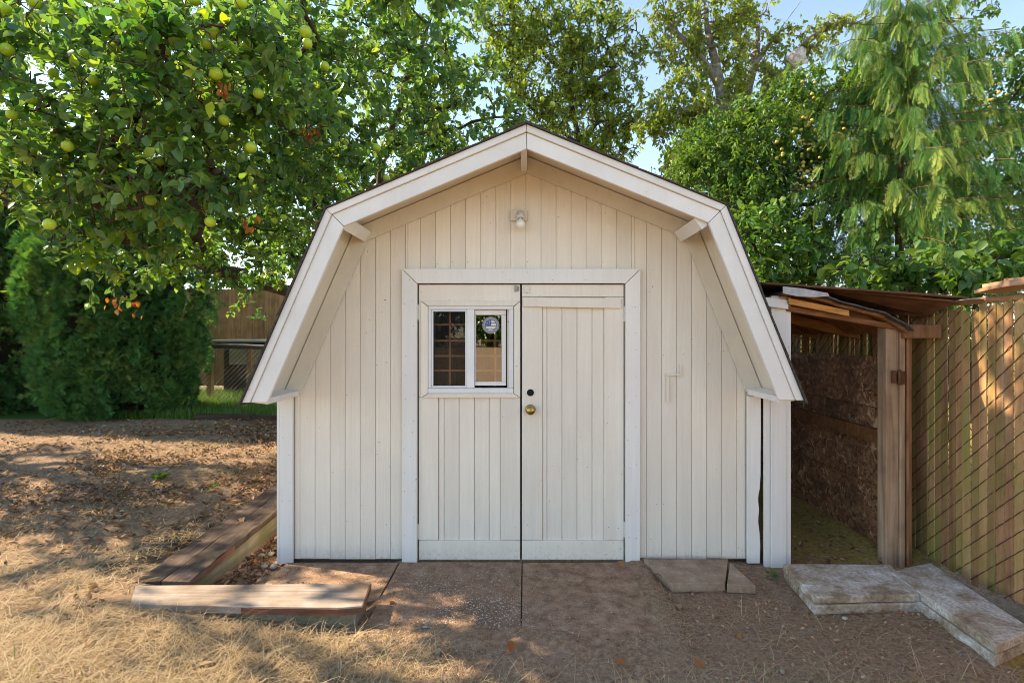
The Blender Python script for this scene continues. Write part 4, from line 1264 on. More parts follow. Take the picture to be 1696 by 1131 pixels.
near = [(90, 130, 3.2, 170, 150, .55), (350, 110, 3.1, 170, 130, .5), (320, 300, 3.3, 170, 90, .5), (100, 300, 3.5, 150, 100, .5), (480, 230, 3.9, 120, 130, .6), (190, 415, 4.0, 110, 40, .4)]
midb = [(120, 180, 4.6, 200, 190, .8), (400, 200, 5.0, 220, 200, .8), (600, 150, 5.4, 180, 170, .9), (730, 200, 5.8, 130, 110, .7), (640, 290, 5.6, 150, 70, .6), (420, 420, 5.6, 130, 70, .7), (250, 440, 5.0, 120, 45, .5), (560, 20, 5.2, 240, 130, .8), (780, 60, 6.0, 70, 90, .6), (470, 330, 5.2, 110, 120, .6), (150, 20, 4.6, 200, 100, .7), (830, 200, 5.6, 55, 45, .4)]
leftb = [(-160, 200, 3.7, 130, 150, .7), (-330, 120, 4.2, 160, 150, .8), (-520, 60, 4.6, 160, 160, .9), (-240, -60, 4.2, 200, 120, .9), (-420, 260, 4.4, 120, 90, .6)]  # unseen crown to the left, added to break up sun on the ground
highb = [(650, -90, 3.9, 170, 105, .7, 9e4), (120, -140, 4.4, 260, 130, .9), (420, -150, 4.8, 240, 140, 1.0), (680, -130, 5.6, 200, 130, 1.0), (300, -330, 5.4, 260, 120, 1.0), (560, -330, 6.0, 220, 120, 1.0)]  # unseen upper crown added for shade, first blob placed to shade the fence
tg = np.concatenate([blob_points(near, 820, rng, .3), blob_points(midb, 1600, rng, .35), blob_points(highb, 270, rng, .3), blob_points(leftb, 140, rng, .3)])
# stay clear of the shed roof
inshed = (np.abs(tg[:, 0]) < 1.9) & (tg[:, 1] > 3.0) & (tg[:, 1] < 6.9) & (tg[:, 2] < 2.98)
tg = tg[~inshed & (tg[:, 1] > 2.35)]
extra = [at(215, 500, 4.4), at(190, 480, 4.4), at(240, 470, 4.3), at(150, 505, 4.6), at(420, 525, 6.6), at(395, 505, 6.4), at(440, 520, 6.6), at(380, 520, 6.5), at(460, 470, 6.2)]
tg = np.concatenate([tg, np.array([list(e) for e in extra])])
tips = sk.reach(tg, rng, .28, .10, .05)
sk.radii(.125, .0028, .52)
wood(apple, sk, M['bark'])
parts = [clusters(sk, tips, (10, 15), rng, .28, (.058, .094), (.54, .70), .22, .85)]
apple_px = [(352, 52, 26, 3.0), (322, 0, 22, 3.1), (398, 3, 26, 2.9), (342, 73, 20, 3.05), (273, 87, 22, 3.2), (506, 53, 22, 3.0), (509, 72, 21, 3.0), (410, 75, 19, 3.2), (358, 122, 26, 2.95), (332, 150, 14, 3.3), (428, 155, 20, 3.1), (188, 77, 20, 3.4),
            (155, 133, 20, 3.3), (264, 155, 18, 3.5), (538, 110, 18, 3.6), (371, 199, 19, 3.2), (235, 213, 22, 3.2), (112, 242, 23, 3.1), (416, 244, 21, 3.2), (262, 268, 18, 3.4), (229, 328, 17, 3.5), (249, 331, 19, 3.4), (348, 367, 20, 3.3), (82, 371, 24, 3.1),
            (12, 82, 24, 3.0), (8, 15, 22, 3.2), (55, 3, 24, 3.1), (140, 88, 18, 3.5), (53, 252, 15, 3.6), (88, 121, 17, 3.5), (564, 293, 13, 4.4), (624, 245, 15, 4.6), (661, 110, 11, 5.4), (628, 126, 12, 5.2), (620, 128, 10, 5.3), (841, 157, 11, 5.3), (915, 173, 11, 5.4), (898, 164, 10, 5.5),
            (738, 210, 9, 5.3), (728, 218, 9, 5.3), (757, 225, 8, 5.4), (742, 233, 9, 5.2), (765, 229, 8, 5.3), (648, 230, 10, 5.2), (470, 360, 13, 4.6), (455, 365, 11, 4.7), (640, 295, 12, 4.8), (720, 172, 9, 5.3), (573, 235, 12, 4.8), (7, 320, 14, 3.8), (52, 165, 18, 3.3), (20, 190, 20, 3.1)]
P, D, L, W, tone = clear_view(parts[0], apple_px + [(513, 215, 26, 3.95), (195, 497, 24, 4.35), (372, 146, 20, 3.0), (408, 365, 18, 3.65)], .06, rng)
S, N = leaf_frames(D, rng)
# the 300 largest in view are leaves of their own
dist = P[:, 1]
vis = (np.abs((P[:, 0] * F / P[:, 1] + VX) - 848) < 850) & (VY - (P[:, 2] - CH) * F / P[:, 1] > -5)
order = np.argsort(np.where(vis, dist, 99))[:300]
keep = np.ones(len(P), bool); keep[order] = False
V, T, tn_ = leaves(P[keep], D[keep], S[keep], N[keep], L[keep], W[keep], tone[keep], 8, .17, .24, rng)
o = np_mesh('crown', V, T, M['apple_leaf'], apple, {'tone': tn_}); o['kind'] = 'stuff'
def leaf_variants(mat, n=6, lo=0, hi=1):
    res = []
    for k in range(n):
        e = np.eye(3)
        tn1 = np.array([lo + (hi - lo) * (k + .5) / n])
        V, T, q = leaves(np.zeros((1, 3)), e[0:1], e[1:2], e[2:3], np.ones(1), np.full(1, .60), tn1, 8, .18, .26, rng)
        me = bpy.data.meshes.new('leaf'); me.from_pydata(V.tolist(), [], T.tolist()); me.materials.append(mat)
        a = me.attributes.new('tone', 'FLOAT', 'POINT'); a.data.foreach_set('value', q.astype(np.float32))
        me.polygons.foreach_set('use_smooth', [True] * len(T))
        res.append(me)
    return res
def place_leaf(me, parent, p, d, s, n, L):
    o = link('leaf', me, parent)
    R = Matrix(((d[0], s[0], n[0]), (d[1], s[1], n[1]), (d[2], s[2], n[2]))).to_4x4()
    o.matrix_local = Matrix.Translation(Vector(p) - ORIG[parent]) @ R @ Matrix.Diagonal((L, L, L, 1))
    return o
lv = leaf_variants(M['apple_leaf'])
for i in order:
    place_leaf(lv[min(5, int(tone[i] * 6))], apple, P[i], D[i], S[i], N[i], L[i])

def fruit_mesh(name, mat, r=1.0, dimple=.14):
    prof = []
    for i in range(9):
        th_ = math.pi * i / 8
        rr = math.sin(th_) * (1 + .06 * math.cos(th_))
        zz_ = -math.cos(th_) * .92 + dimple * math.exp(-((math.pi - th_) / .45) ** 2) * -1.2
        prof.append((zz_, max(rr, .02)))
    m = MB().lathe(prof, (0, 0, 0), (0, 0, 1), 14)
    m.tube([(0, 0, .72), (.03, 0, 1.05), (.08, .02, 1.35)], .05, 4)
    me = bpy.data.meshes.new(name); me.from_pydata(m.v, [], m.f); me.materials.append(mat)
    me.polygons.foreach_set('use_smooth', [True] * len(me.polygons))
    return me
am = fruit_mesh('apple', M['apple'])
for px, py, d, Y in apple_px:
    c = at(px, py, Y); r = d * Y / F / 2 * random.uniform(.8, .98)
    o = link('apple', am, apple); o.location = c - ORIG[apple]
    o.scale = (r * random.uniform(.9, 1.0), r * random.uniform(.9, 1.0), r * 1.08)
    o.rotation_euler = (random.uniform(-.5, .5), random.uniform(-.5, .5), random.uniform(0, 6))
# red and orange dying leaves in the crown
rl = leaf_variants(M['red_leaf'], 4)
for cx, cy_, Y, n in ((513, 215, 3.9, 14), (195, 497, 4.3, 12), (228, 505, 4.3, 8), (372, 146, 2.95, 10), (408, 365, 3.6, 8), (268, 408, 4.2, 5), (245, 135, 3.3, 3)):
    for k in range(n):
        p = at(cx + random.gauss(0, 10), cy_ + random.gauss(0, 9), Y + random.gauss(0, .04))
        d = nrm(np.array([random.gauss(0, .5), random.gauss(0, .5), -1.0])); s1, n1 = leaf_frames(d[None], rng)
        place_leaf(random.choice(rl), apple, p, d, s1[0], n1[0], random.uniform(.04, .065))

# --- background deciduous trees
def leafy_tree(name, label, root, paths, blobs, n, per, L, Wr, mat, bark, base_r, seed, tmpl=4, droop=.3, wob=.10, lc=.35, group=None, shell=.35, rmin=.004, spread=.9, clear=None, kmin=5, spots=()):
    rg = np.random.default_rng(seed)
    tr_ = thing(name, root, label, 'tree', group)
    s_ = Skel(60000)
    s_.path([root] + [tuple(p) for p in paths[0]], 0, .4, .04, rg, root=True)
    for p in paths[1:]: s_.path([tuple(q) for q in p], 1, .4, .06, rg)
    tg = blob_points(blobs, n, rg, shell)
    if clear is not None: tg = tg[~clear(tg)]
    tp = s_.reach(tg, rg, .35, wob, .05)
    s_.radii(base_r, rmin, .5)
    wood(tr_, s_, bark, kmin + 1)
    cl = clusters(s_, tp, per, rg, lc, L, Wr, droop, spread)
    if len(spots): cl = clear_view(cl, spots, .25, rg)
    crown_mesh(tr_, [cl], mat, tmpl, rg)
    return tr_, s_, cl
G = lambda x_, y_: ground_at(x_, y_)
bx, by = at(520, 0, 12.5).x, 12.5
leafy_tree('maple_tree', 'dense green tree filling the gap behind the apple tree', (bx, by, .3),
           [[(bx, by, 2.5), (bx + .2, by, 5)], [(bx, by, 2.6), at(380, 250, 12), at(250, 120, 12)], [(bx, by, 3), at(640, 260, 12.5), at(760, 120, 12.5)], [(bx + .2, by, 5), at(560, 40, 12.5)]],
           [(560, 200, 12.5, 230, 200, 1.6), (360, 300, 12.0, 170, 170, 1.3), (690, 140, 12.6, 110, 140, 1.2), (180, 200, 12.8, 220, 220, 1.4), (470, 60, 12.6, 260, 130, 1.6), (420, 430, 12.2, 120, 80, 1.0, 2.6e4), (600, 290, 12.0, 170, 80, 1.0, 3.5e4), (470, 350, 12.0, 110, 90, 1.0, 3.0e4)],
           1900, (10, 15), (.11, .18), (.5, .65), M['back_leaf'], M['bark'], .11, 31, 4, .3, .1, .5)

# --- unseen tree added left of the view so its crown dapples the bank
leafy_tree('added_shade_tree', 'unseen leafy tree added outside the left edge to shade the bank', (-9.3, 6.4, .3),
           [[(-9.3, 6.4, 1.8), (-9.2, 6.3, 3.2)], [(-9.3, 6.4, 1.8), (-8.3, 6.0, 2.8), (-7.4, 5.6, 3.2)], [(-9.2, 6.3, 3.0), (-8.4, 6.8, 4.2)], [(-9.2, 6.3, 3.0), (-9.0, 5.2, 4.2)]],
           [(-260, 260, 5.8, 130, 110, 1.1), (-330, 110, 6.2, 170, 120, 1.2), (-420, 250, 6.6, 120, 110, .9), (-300, 330, 5.0, 110, 80, .7)],
           430, (9, 14), (.07, .11), (.5, .65), M['back_leaf'], M['bark'], .12, 38, 4, .3, .1, .45)

# --- locust with crooked dark branches
bx, by = at(960, 0, 11.5).x, 11.5
leafy_tree('locust_tree', 'airy yellow-green locust tree with crooked dark branches above the ridge', (bx, by, .3),
           [[(bx, by, 3.0), at(955, 240, 11.5), at(945, 130, 11.5), at(965, 20, 11.5), at(940, -80, 11.5)],
            [at(955, 240, 11.5), at(990, 200, 11.4), at(975, 150, 11.2), at(1020, 110, 11.2), at(1000, 60, 11.1), at(1050, 20, 11.0)],
            [at(945, 130, 11.5), at(905, 100, 11.4), at(880, 50, 11.4), at(820, 40, 11.4)], [at(955, 240, 11.5), at(900, 200, 11.6), at(850, 150, 11.5), at(820, 110, 11.5)],
            [at(965, 20, 11.5), at(1010, 10, 11.5), at(1030, -30, 11.5)], [at(990, 200, 11.4), at(1040, 190, 11.3), at(1070, 150, 11.3)]],
           [(900, 110, 11.5, 90, 110, 1.0), (960, 200, 11.4, 80, 80, .9), (990, 60, 11.4, 60, 80, .8), (850, 40, 11.6, 80, 70, .9), (1020, 180, 11.3, 45, 70, .6), (1060, 100, 11.2, 20, 60, .3), (1000, 255, 11.2, 60, 40, .5)],
           1250, (15, 22), (.07, .14), (.34, .48), M['locust_leaf'], M['bark'], .085, 33, 4, .25, .22, .40, rmin=.010)

# --- birch: two pale trunks, small yellowing leaves
bx, by = at(1212, 0, 10.5).x, 10.5
leafy_tree('birch_tree', 'tall birch with pale leaning trunk and yellowing leaves, left of the pair', (bx, by, .3),
           [[at(1206, 300, 10.5), at(1198, 200, 10.5), at(1192, 140, 10.5), at(1178, 70, 10.5), at(1165, 0, 10.5), at(1150, -90, 10.5)],
            [at(1192, 140, 10.5), at(1150, 90, 10.3), at(1110, 40, 10.2), at(1090, -10, 10.2)], [at(1198, 200, 10.5), at(1140, 180, 10.2), at(1090, 190, 10.0)], [at(1206, 300, 10.5), at(1150, 260, 10.2), at(1110, 250, 10.0)],
            [at(1178, 70, 10.5), at(1210, 20, 10.3), at(1220, -30, 10.3)]],
           [(1130, 60, 10.3, 55, 70, .6), (1190, 110, 10.3, 60, 90, .6), (1130, 180, 10.2, 60, 70, .6), (1160, 260, 10.2, 70, 60, .6), (1200, 20, 10.3, 60, 40, .6), (1085, 200, 10.1, 40, 40, .4), (1080, 20, 10.2, 22, 30, .3), (1120, 290, 10.0, 30, 40, .4)],
           950, (15, 23), (.055, .10), (.5, .65), M['birch_leaf'], M['bark_pale'], .17, 35, 4, .75, .12, .4, group='birches behind the shed', rmin=.006, spots=[(1200 - k * 2.6, 215 - k * 16, 13, 10.6) for k in range(15)])
bx = at(1232, 0, 10.9).x
leafy_tree('birch_tree', 'tall birch with grey trunk leaning right, right of the pair', (bx, 10.9, .3),
           [[at(1232, 300, 10.9), at(1238, 200, 10.9), at(1250, 110, 10.9), at(1262, 40, 10.9), at(1280, -80, 10.9)],
            [at(1250, 110, 10.9), at(1290, 60, 10.7), at(1330, 5, 10.6)], [at(1238, 200, 10.9), at(1300, 110, 10.6), at(1370, 50, 10.4), at(1440, 35, 10.3)]],
           [(1260, 150, 10.7, 60, 80, .6), (1330, 70, 10.6, 60, 30, .5), (1390, 40, 10.4, 50, 22, .3), (1240, 50, 10.8, 45, 50, .5), (1290, 210, 10.6, 50, 60, .5), (1420, 30, 10.3, 30, 14, .3)],
           480, (14, 20), (.055, .10), (.5, .65), M['birch_leaf'], M['bark_pale'], .17, 36, 4, .75, .12, .4, group='birches behind the shed', rmin=.006, spots=[(1238 + k * 2.2, 190 - k * 15, 12, 11.0) for k in range(14)])

# --- plum tree behind the lean-to
root = (3.35, 7.2, .3)
rg = np.random.default_rng(5)
plum_px = [(cx + rg.normal(0, sx_ * .6), cy_ + rg.normal(0, sy_ * .6), 8, 6.25 + rg.uniform(-.06, .10)) for cx, cy_, sx_, sy_, n in ((1350, 215, 30, 25, 16), (1345, 250, 25, 22, 12), (1300, 255, 18, 18, 6), (1330, 300, 18, 28, 22), (1390, 215, 20, 20, 8), (1345, 145, 20, 15, 5), (1320, 330, 14, 14, 8)) for k in range(n)]
plum, psk, pcl = leafy_tree('plum_tree', 'dense green plum tree with small yellow fruit behind the shed corner', root,
           [[(3.35, 7.2, 1.6), at(1260, 380, 7.1)], [at(1260, 380, 7.1), at(1200, 300, 6.9), at(1150, 270, 6.8)], [at(1260, 380, 7.1), at(1290, 250, 6.9), at(1330, 150, 6.8)], [at(1260, 380, 7.1), at(1400, 300, 6.9), at(1450, 200, 6.8)], [at(1290, 250, 6.9), at(1240, 170, 6.9)]],
           [(1200, 270, 6.9, 90, 70, .6), (1290, 230, 6.8, 100, 110, .7), (1360, 160, 6.8, 80, 60, .6), (1330, 320, 6.6, 110, 90, .6), (1240, 340, 6.7, 90, 70, .6), (1180, 230, 7.0, 60, 50, .4), (1420, 240, 6.9, 80, 110, .6), (1290, 420, 6.7, 80, 60, .5), (1140, 290, 6.9, 40, 30, .3)],
           1700, (14, 20), (.05, .09), (.44, .58), M['plum_leaf'], M['bark'], .06, 41, 4, .3, .1, .34, spots=plum_px)
pm_ = fruit_mesh('plum', M['plum'], dimple=.05)
for ax_, ay_, d_, Y in plum_px:
    o = link('plum', pm_, plum); o.location = at(ax_, ay_, Y) - ORIG[plum]
    r = rg.uniform(.018, .026); o.scale = (r, r, r); o.rotation_euler = tuple(rg.uniform(-.6, .6, 3))
# --- second fruit tree at the right edge
root = (6.6, 7.6, .3)
plum2, psk2, pcl2 = leafy_tree('plum_tree', 'plum tree at the right edge rising behind the drooping cedar', root,
           [[(6.5, 7.6, 2.0), at(1590, 250, 7.5)], [at(1590, 250, 7.5), at(1600, 120, 7.4), at(1570, 20, 7.3), at(1640, -30, 7.3)], [at(1590, 250, 7.5), at(1680, 150, 7.3), at(1720, 60, 7.2)], [at(1590, 250, 7.5), at(1520, 140, 7.4), at(1500, 90, 7.4)]],
           [(1590, 40, 7.4, 50, 50, .5), (1660, 130, 7.3, 70, 70, .6), (1640, 260, 7.3, 90, 100, .7), (1540, 120, 7.5, 60, 50, .5), (1700, 330, 7.3, 60, 90, .6), (1560, 330, 7.6, 110, 110, .6), (1480, 150, 7.6, 60, 50, .5), (1690, 90, 7.3, 40, 40, .4)],
           1150, (13, 19), (.055, .095), (.44, .58), M['plum_leaf'], M['bark'], .055, 43, 4, .3, .1, .36)
for k in range(26):
    Y = 6.75 + rg.uniform(-.1, .15)
    o = link('plum', pm_, plum2); o.location = at(1635 + rg.normal(0, 32), 185 + rg.normal(0, 32), Y) - ORIG[plum2]
    r = rg.uniform(.017, .025); o.scale = (r, r, r)
# --- tree beyond the fence, past the right edge of the picture
leafy_tree('maple_tree', 'green tree beyond the slatted fence, past the right edge', (10.2, 7.8, .2),
           [[(10.2, 7.8, 2.2), (10.1, 7.8, 4.2)], [(10.2, 7.8, 2.2), (9.2, 7.6, 3.2)], [(10.2, 7.8, 2.4), (11.2, 7.8, 3.6)]],
           [(1900, 300, 7.8, 130, 150, 1.2), (1960, 150, 7.8, 130, 120, 1.1), (1840, 420, 7.6, 110, 80, .9)],
           420, (10, 15), (.10, .16), (.5, .65), M['back_leaf'], M['bark'], .09, 39, 4, .3, .1, .45)
# pale web of caterpillars in the birch twigs
m = MB().lathe([(-.17, .03), (-.12, .11), (-.05, .16), (.03, .15), (.10, .12), (.16, .07), (.19, .02)], at(1322, 94, 9.8), (.5, .2, .75), 16)
m.v = [tuple(Vector(v) + Vector((vnoise(v[0] * 9, v[2] * 9) - .5, vnoise(v[1] * 9, v[2] * 9, 1, 2) - .5, vnoise(v[0] * 9, v[1] * 9, 1, 4) - .5)) * .12) for v in m.v]
wb = m.build('caterpillar_web', M['web'], None, smooth=True, loc=at(1322, 94, 9.8))
tag(wb, 'pale pinkish silky web hanging in the branches above the plum tree', 'web')

# --- cedar with drooping sprays
def spray_template(jit):
    V, T, tn1 = [], [], []
    def dia(p, d, L, w, tv):
        d = d / np.linalg.norm(d); s = np.array([-d[1], d[0]])
        b = len(V)
        for q in (p, p + d * L * .45 + s * w, p + d * L, p + d * L * .45 - s * w): V.append(q)
        T.append((b, b + 1, b + 2)); T.append((b, b + 2, b + 3)); tn1.extend([tv] * 4)
    dia(np.array([0., 0.]), np.array([1., 0.]), 1.0, .008, .3)
    for i in range(9):
        u = .07 + .10 * i + jit.uniform(-.02, .02)
        ln0 = .40 * (1 - u) ** .8 + .06
        for sg in (-1, 1):
            ln = ln0 * jit.uniform(.55, 1.15); aa = jit.uniform(.5, .95)
            d = np.array([math.cos(aa), sg * math.sin(aa)])
            p = np.array([u + (.03 if sg > 0 else 0), 0.])
            dia(p, d, ln, .011, .4)
            for k in range(3):
                q = p + d * ln * (.28 + .26 * k)
                for s2 in (-1, 1):
                    a = math.atan2(d[1], d[0]) + s2 * .62
                    dia(q, np.array([math.cos(a), math.sin(a)]), (.19 - .035 * k) * (.45 + ln), .010, .45 + .18 * k)
    return np.array(V), np.array(T), np.array(tn1)
SPRAYS = [spray_template(np.random.default_rng(400 + q)) for q in range(4)]
rg = np.random.default_rng(77)
croot = np.array(at(1490, 0, 6.1)); croot[2] = .2
cedar = thing('cedar_tree', tuple(croot), 'cedar with drooping feathery sprays behind the slatted fence', 'tree')
sk = Skel()
top_z = at(0, -10, 6.1).z
sk.path([croot, croot + (0, 0, 2), croot + (.02, 0, 4), np.array([croot[0], croot[1], top_z])], 0, .3, .01, rg, root=True)
sp_p, sp_d, sp_l = [], [], []
tips_ = []
nb = 170
for i in range(nb):
    f = (i + .5) / nb
    z = 1.3 + (top_z - 1.35) * f
    ang = i * 2.399 + rg.uniform(-.3, .3)
    ln = (1.35 * (1 - f) ** .5 + .32) * rg.uniform(.55, 1.1) * (1.9 if math.cos(ang) > .2 and f < .72 and i % 2 == 0 else 1)
    o3 = np.array([math.cos(ang), math.sin(ang), 0])
    if o3[1] < -.2: ln *= 1.05
    pts = [np.array([croot[0], croot[1], z])]
    for s_ in (.35, .7, 1.0):
        pts.append(pts[0] + o3 * ln * s_ + np.array([0, 0, ln * (.34 * s_ - .40 * s_ * s_)]))
    sk.path(pts, 1, .2, .015, rg)
    ns_ = int(8 + 15 * ln)
    for k in range(ns_):
        s_ = .06 + .94 * (k + rg.uniform(0, 1)) / ns_
        p = pts[0] + o3 * ln * s_ + np.array([0, 0, ln * (.34 * s_ - .40 * s_ * s_)])
        side = np.array([-o3[1], o3[0], 0]) * (1 if k % 2 else -1)
        d = o3 * rg.uniform(.1, .6) + side * rg.uniform(.0, .5) + np.array([0, 0, -rg.uniform(.5, 1.2)])
        sp_p.append(p); sp_d.append(d); sp_l.append(rg.uniform(.15, .34) * (1 - .2 * f))
sk.radii(.055, .004, .5)
wood(cedar, sk, M['bark_red'])
sp_p, sp_d, sp_l = np.array(sp_p), nrm(np.array(sp_d)), np.array(sp_l)
S = nrm(np.cross(sp_d, rg.normal(0, 1, sp_d.shape) * .8 + np.array([.2, -.9, .3]))); N = np.cross(S, sp_d)
VS, TS, QS, nb_ = [], [], [], 0
pick = rg.integers(0, 4, len(sp_p))
for q in range(4):
    SV, ST, STN = SPRAYS[q]
    k = pick == q
    u, v = SV[:, 0][None, :, None], SV[:, 1][None, :, None]
    Lc = sp_l[k][:, None, None]
    curl = rg.uniform(.05, .5, k.sum())[:, None, None]; wdt = rg.uniform(.6, 1.1, k.sum())[:, None, None]
    V = sp_p[k][:, None] + sp_d[k][:, None] * u * Lc + S[k][:, None] * v * Lc * wdt + N[k][:, None] * (np.abs(v) * curl * Lc) + np.array([0, 0, -1.0]) * (u * u * Lc * .25)
    T = ST[None] + (np.arange(k.sum()) * len(SV))[:, None, None]
    tone = np.clip(STN[None] * .55 + rg.uniform(-.25, .5, k.sum())[:, None], 0, 1)
    VS.append(V.reshape(-1, 3)); TS.append(T.reshape(-1, 3) + nb_); QS.append(tone.ravel()); nb_ += V.shape[0] * V.shape[1]
o = np_mesh('crown', np.concatenate(VS), np.concatenate(TS), M['cedar_leaf'], cedar, {'tone': np.concatenate(QS)}); o['kind'] = 'stuff'

# --- broad-leaved hazel shrubs over the lean-to roof
def shrub(name, label, root, stems, blobs, n, per, L, mat, seed, nleaf):
    rg = np.random.default_rng(seed)
    tr_ = thing(name, root, label, 'shrub', 'shrubs behind the lean-to')
    s_ = Skel(); s_.path([root, (root[0], root[1], root[2] + .3)], 0, .2, .01, rg, root=True)
    for st in stems: s_.path([(root[0], root[1], root[2] + .3)] + [tuple(q) for q in st], 1, .25, .03, rg)
    tp = s_.reach(blob_points(blobs, n, rg, .3), rg, .28, .1, .05)
    s_.radii(.035, .003, .5); wood(tr_, s_, M['bark'], 5)
    P, D, L_, W, tone = clusters(s_, tp, per, rg, .35, L, (.62, .8), .25, .9)
    S, N = leaf_frames(D, rg)
    order = np.argsort(P[:, 1])[:nleaf]
    keep = np.ones(len(P), bool); keep[order] = False
    V, T, q = leaves(P[keep], D[keep], S[keep], N[keep], L_[keep], W[keep], tone[keep], 8, .14, .22, rg)
    o = np_mesh('crown', V, T, mat, tr_, {'tone': q}); o['kind'] = 'stuff'
    for i in order: place_leaf(hv[min(5, int(tone[i] * 6))], tr_, P[i], D[i], S[i], N[i], L_[i] * 1.1)
hv = leaf_variants(M['hazel_leaf'])
shrub('hazel_shrub', 'bright broad-leaved shrub right against the shed roof edge', (2.75, 6.95, .25), [[at(1270, 480, 6.0), at(1260, 400, 5.9)], [at(1330, 460, 6.0), at(1340, 400, 5.9)]],
      [(1265, 400, 5.9, 55, 60, .4), (1300, 450, 5.8, 70, 40, .4), (1350, 430, 5.9, 60, 40, .4), (1235, 370, 6.1, 40, 30, .3)], 190, (8, 12), (.06, .105), M['hazel_leaf'], 61, 140)
shrub('hazel_shrub', 'broad-leaved shrub below the cedar sprays above the slatted fence', (4.1, 4.9, .2), [[at(1480, 450, 4.9), at(1440, 420, 4.8)], [at(1560, 440, 4.8), at(1600, 410, 4.7)], [at(1640, 430, 4.8), at(1690, 420, 4.8)]],
      [(1440, 455, 5.0, 80, 26, .35), (1560, 460, 4.8, 70, 36, .35), (1660, 440, 4.7, 60, 45, .35), (1650, 405, 4.9, 50, 20, .3), (1480, 440, 4.9, 50, 18, .3)], 130, (7, 11), (.07, .12), M['hazel_leaf'], 62, 150)

# --- arborvitae hedge shrubs
FV, FT = [], []
for k in range(9):
    a = (k - 4) * .24
    d = np.array([math.cos(a), math.sin(a)]); s = np.array([-d[1], d[0]])
    Lb = 1 - .07 * abs(k - 4)
    b = len(FV)
    for q in (d * .12, d * Lb * .55 + s * .048, d * Lb, d * Lb * .5 - s * .048): FV.append(q)
    FT += [(b, b + 1, b + 2), (b, b + 2, b + 3)]
FV, FT = np.array(FV), np.array(FT)
def arborvitae(cx, cy_, R, h, n, seed, label):
    rg = np.random.default_rng(seed)
    z0 = ground_at(cx, cy_)
    root = thing('arborvitae', (cx, cy_, z0), label, 'hedge shrub', 'arborvitae along the left')
    def prof(z): return R * (.72 + .28 * np.sin(np.clip(z / h, 0, 1) * 2.6 + .35)) * np.clip((h - z) / (h * .35), .12, 1) ** .6
    nc = n // 45
    ca = np.where(rg.random(nc) < .85, rg.normal(-1.57 - math.atan2(-cx, cy_) * -.6, .95, nc), rg.uniform(0, 6.28, nc))
    cz = rg.uniform(-.02, 1, nc) * h
    clr = rg.uniform(.84, 1.08, nc) * (1 + .20 * (fbm(ca * 1.6 + 9, cz * 1.1, 1.5, seed) - .5) * 2)
    ctone = np.clip(rg.normal(.42, .2, nc), 0, 1)
    tw = rg.normal(0, .6, nc)
    ci = rg.integers(0, nc, n)
    tz = rg.random(n)                                  # height inside the upright clump
    wid = (.16 * (1 - tz ** 1.6) + .03) * rg.normal(0, .6, n)
    z = np.clip(cz[ci] + tz * .42, 0.0, h)
    r = np.maximum(prof(z) * clr[ci] + .06 * np.sin(tz * 2.6) + np.sin(tw[ci]) * wid - .05 * rg.random(n), .05)
    a = ca[ci] + np.cos(tw[ci]) * wid / np.maximum(r, .3)
    P = np.stack([cx + np.cos(a) * r, cy_ + np.sin(a) * r, z0 + z], 1)
    o3 = np.stack([np.cos(a), np.sin(a), np.zeros(n)], 1)
    D = nrm(o3 * rg.uniform(.3, 1.0, (n, 1)) + np.array([0, 0, 1.0]) * rg.uniform(.2, 1.1, (n, 1)) + rg.normal(0, .3, (n, 3)))
    S = nrm(np.cross(D, np.stack([np.cos(ca[ci] + tw[ci]), np.sin(ca[ci] + tw[ci]), np.zeros(n)], 1) + rg.normal(0, .5, (n, 3)))); N = np.cross(S, D)
    L = rg.uniform(.06, .13, n)[:, None, None]
    u, v = FV[:, 0][None, :, None], FV[:, 1][None, :, None]
    V = P[:, None] + (D[:, None] * u + S[:, None] * v) * L + N[:, None] * (u * u * L * .25)
    T = FT[None] + (np.arange(n) * len(FV))[:, None, None]
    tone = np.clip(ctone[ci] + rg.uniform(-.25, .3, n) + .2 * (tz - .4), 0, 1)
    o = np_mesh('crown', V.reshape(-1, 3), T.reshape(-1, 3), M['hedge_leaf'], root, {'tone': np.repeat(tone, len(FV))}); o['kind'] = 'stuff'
    # dark solid core, added to block light through the crown
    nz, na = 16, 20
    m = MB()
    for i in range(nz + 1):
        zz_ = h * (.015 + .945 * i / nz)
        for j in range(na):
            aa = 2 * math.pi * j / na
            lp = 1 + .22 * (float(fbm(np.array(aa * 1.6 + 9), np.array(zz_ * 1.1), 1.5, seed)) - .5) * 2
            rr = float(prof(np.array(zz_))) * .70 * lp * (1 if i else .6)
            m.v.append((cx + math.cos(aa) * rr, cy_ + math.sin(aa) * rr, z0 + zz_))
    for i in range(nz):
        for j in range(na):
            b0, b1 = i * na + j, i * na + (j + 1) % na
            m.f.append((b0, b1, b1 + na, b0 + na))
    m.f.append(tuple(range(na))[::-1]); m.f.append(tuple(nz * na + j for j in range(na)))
    m.build('light_block_core', M['hedge_core'], root, smooth=True)
    for k in range(3):
        aa = rg.uniform(0, 6.28)
        MB().tube([(cx + math.cos(aa) * .12, cy_ + math.sin(aa) * .12, z0 - .05), (cx + math.cos(aa) * .2, cy_ + math.sin(aa) * .2, z0 + .5), (cx + math.cos(aa) * .35, cy_ + math.sin(aa) * .35, z0 + 1.2)], [.07, .05, .03], 7).build('trunk', M['bark_red'], root)
arborvitae(-6.58, 8.4, 1.12, 3.9, 27000, 3, 'dark green arborvitae nearest the wire fence')
arborvitae(-9.05, 8.8, 1.2, 4.2, 20000, 4, 'dark green arborvitae at the left edge of the picture')
arborvitae(-11.5, 8.6, 1.2, 4.0, 2500, 6, 'arborvitae farthest left, mostly outside the picture')

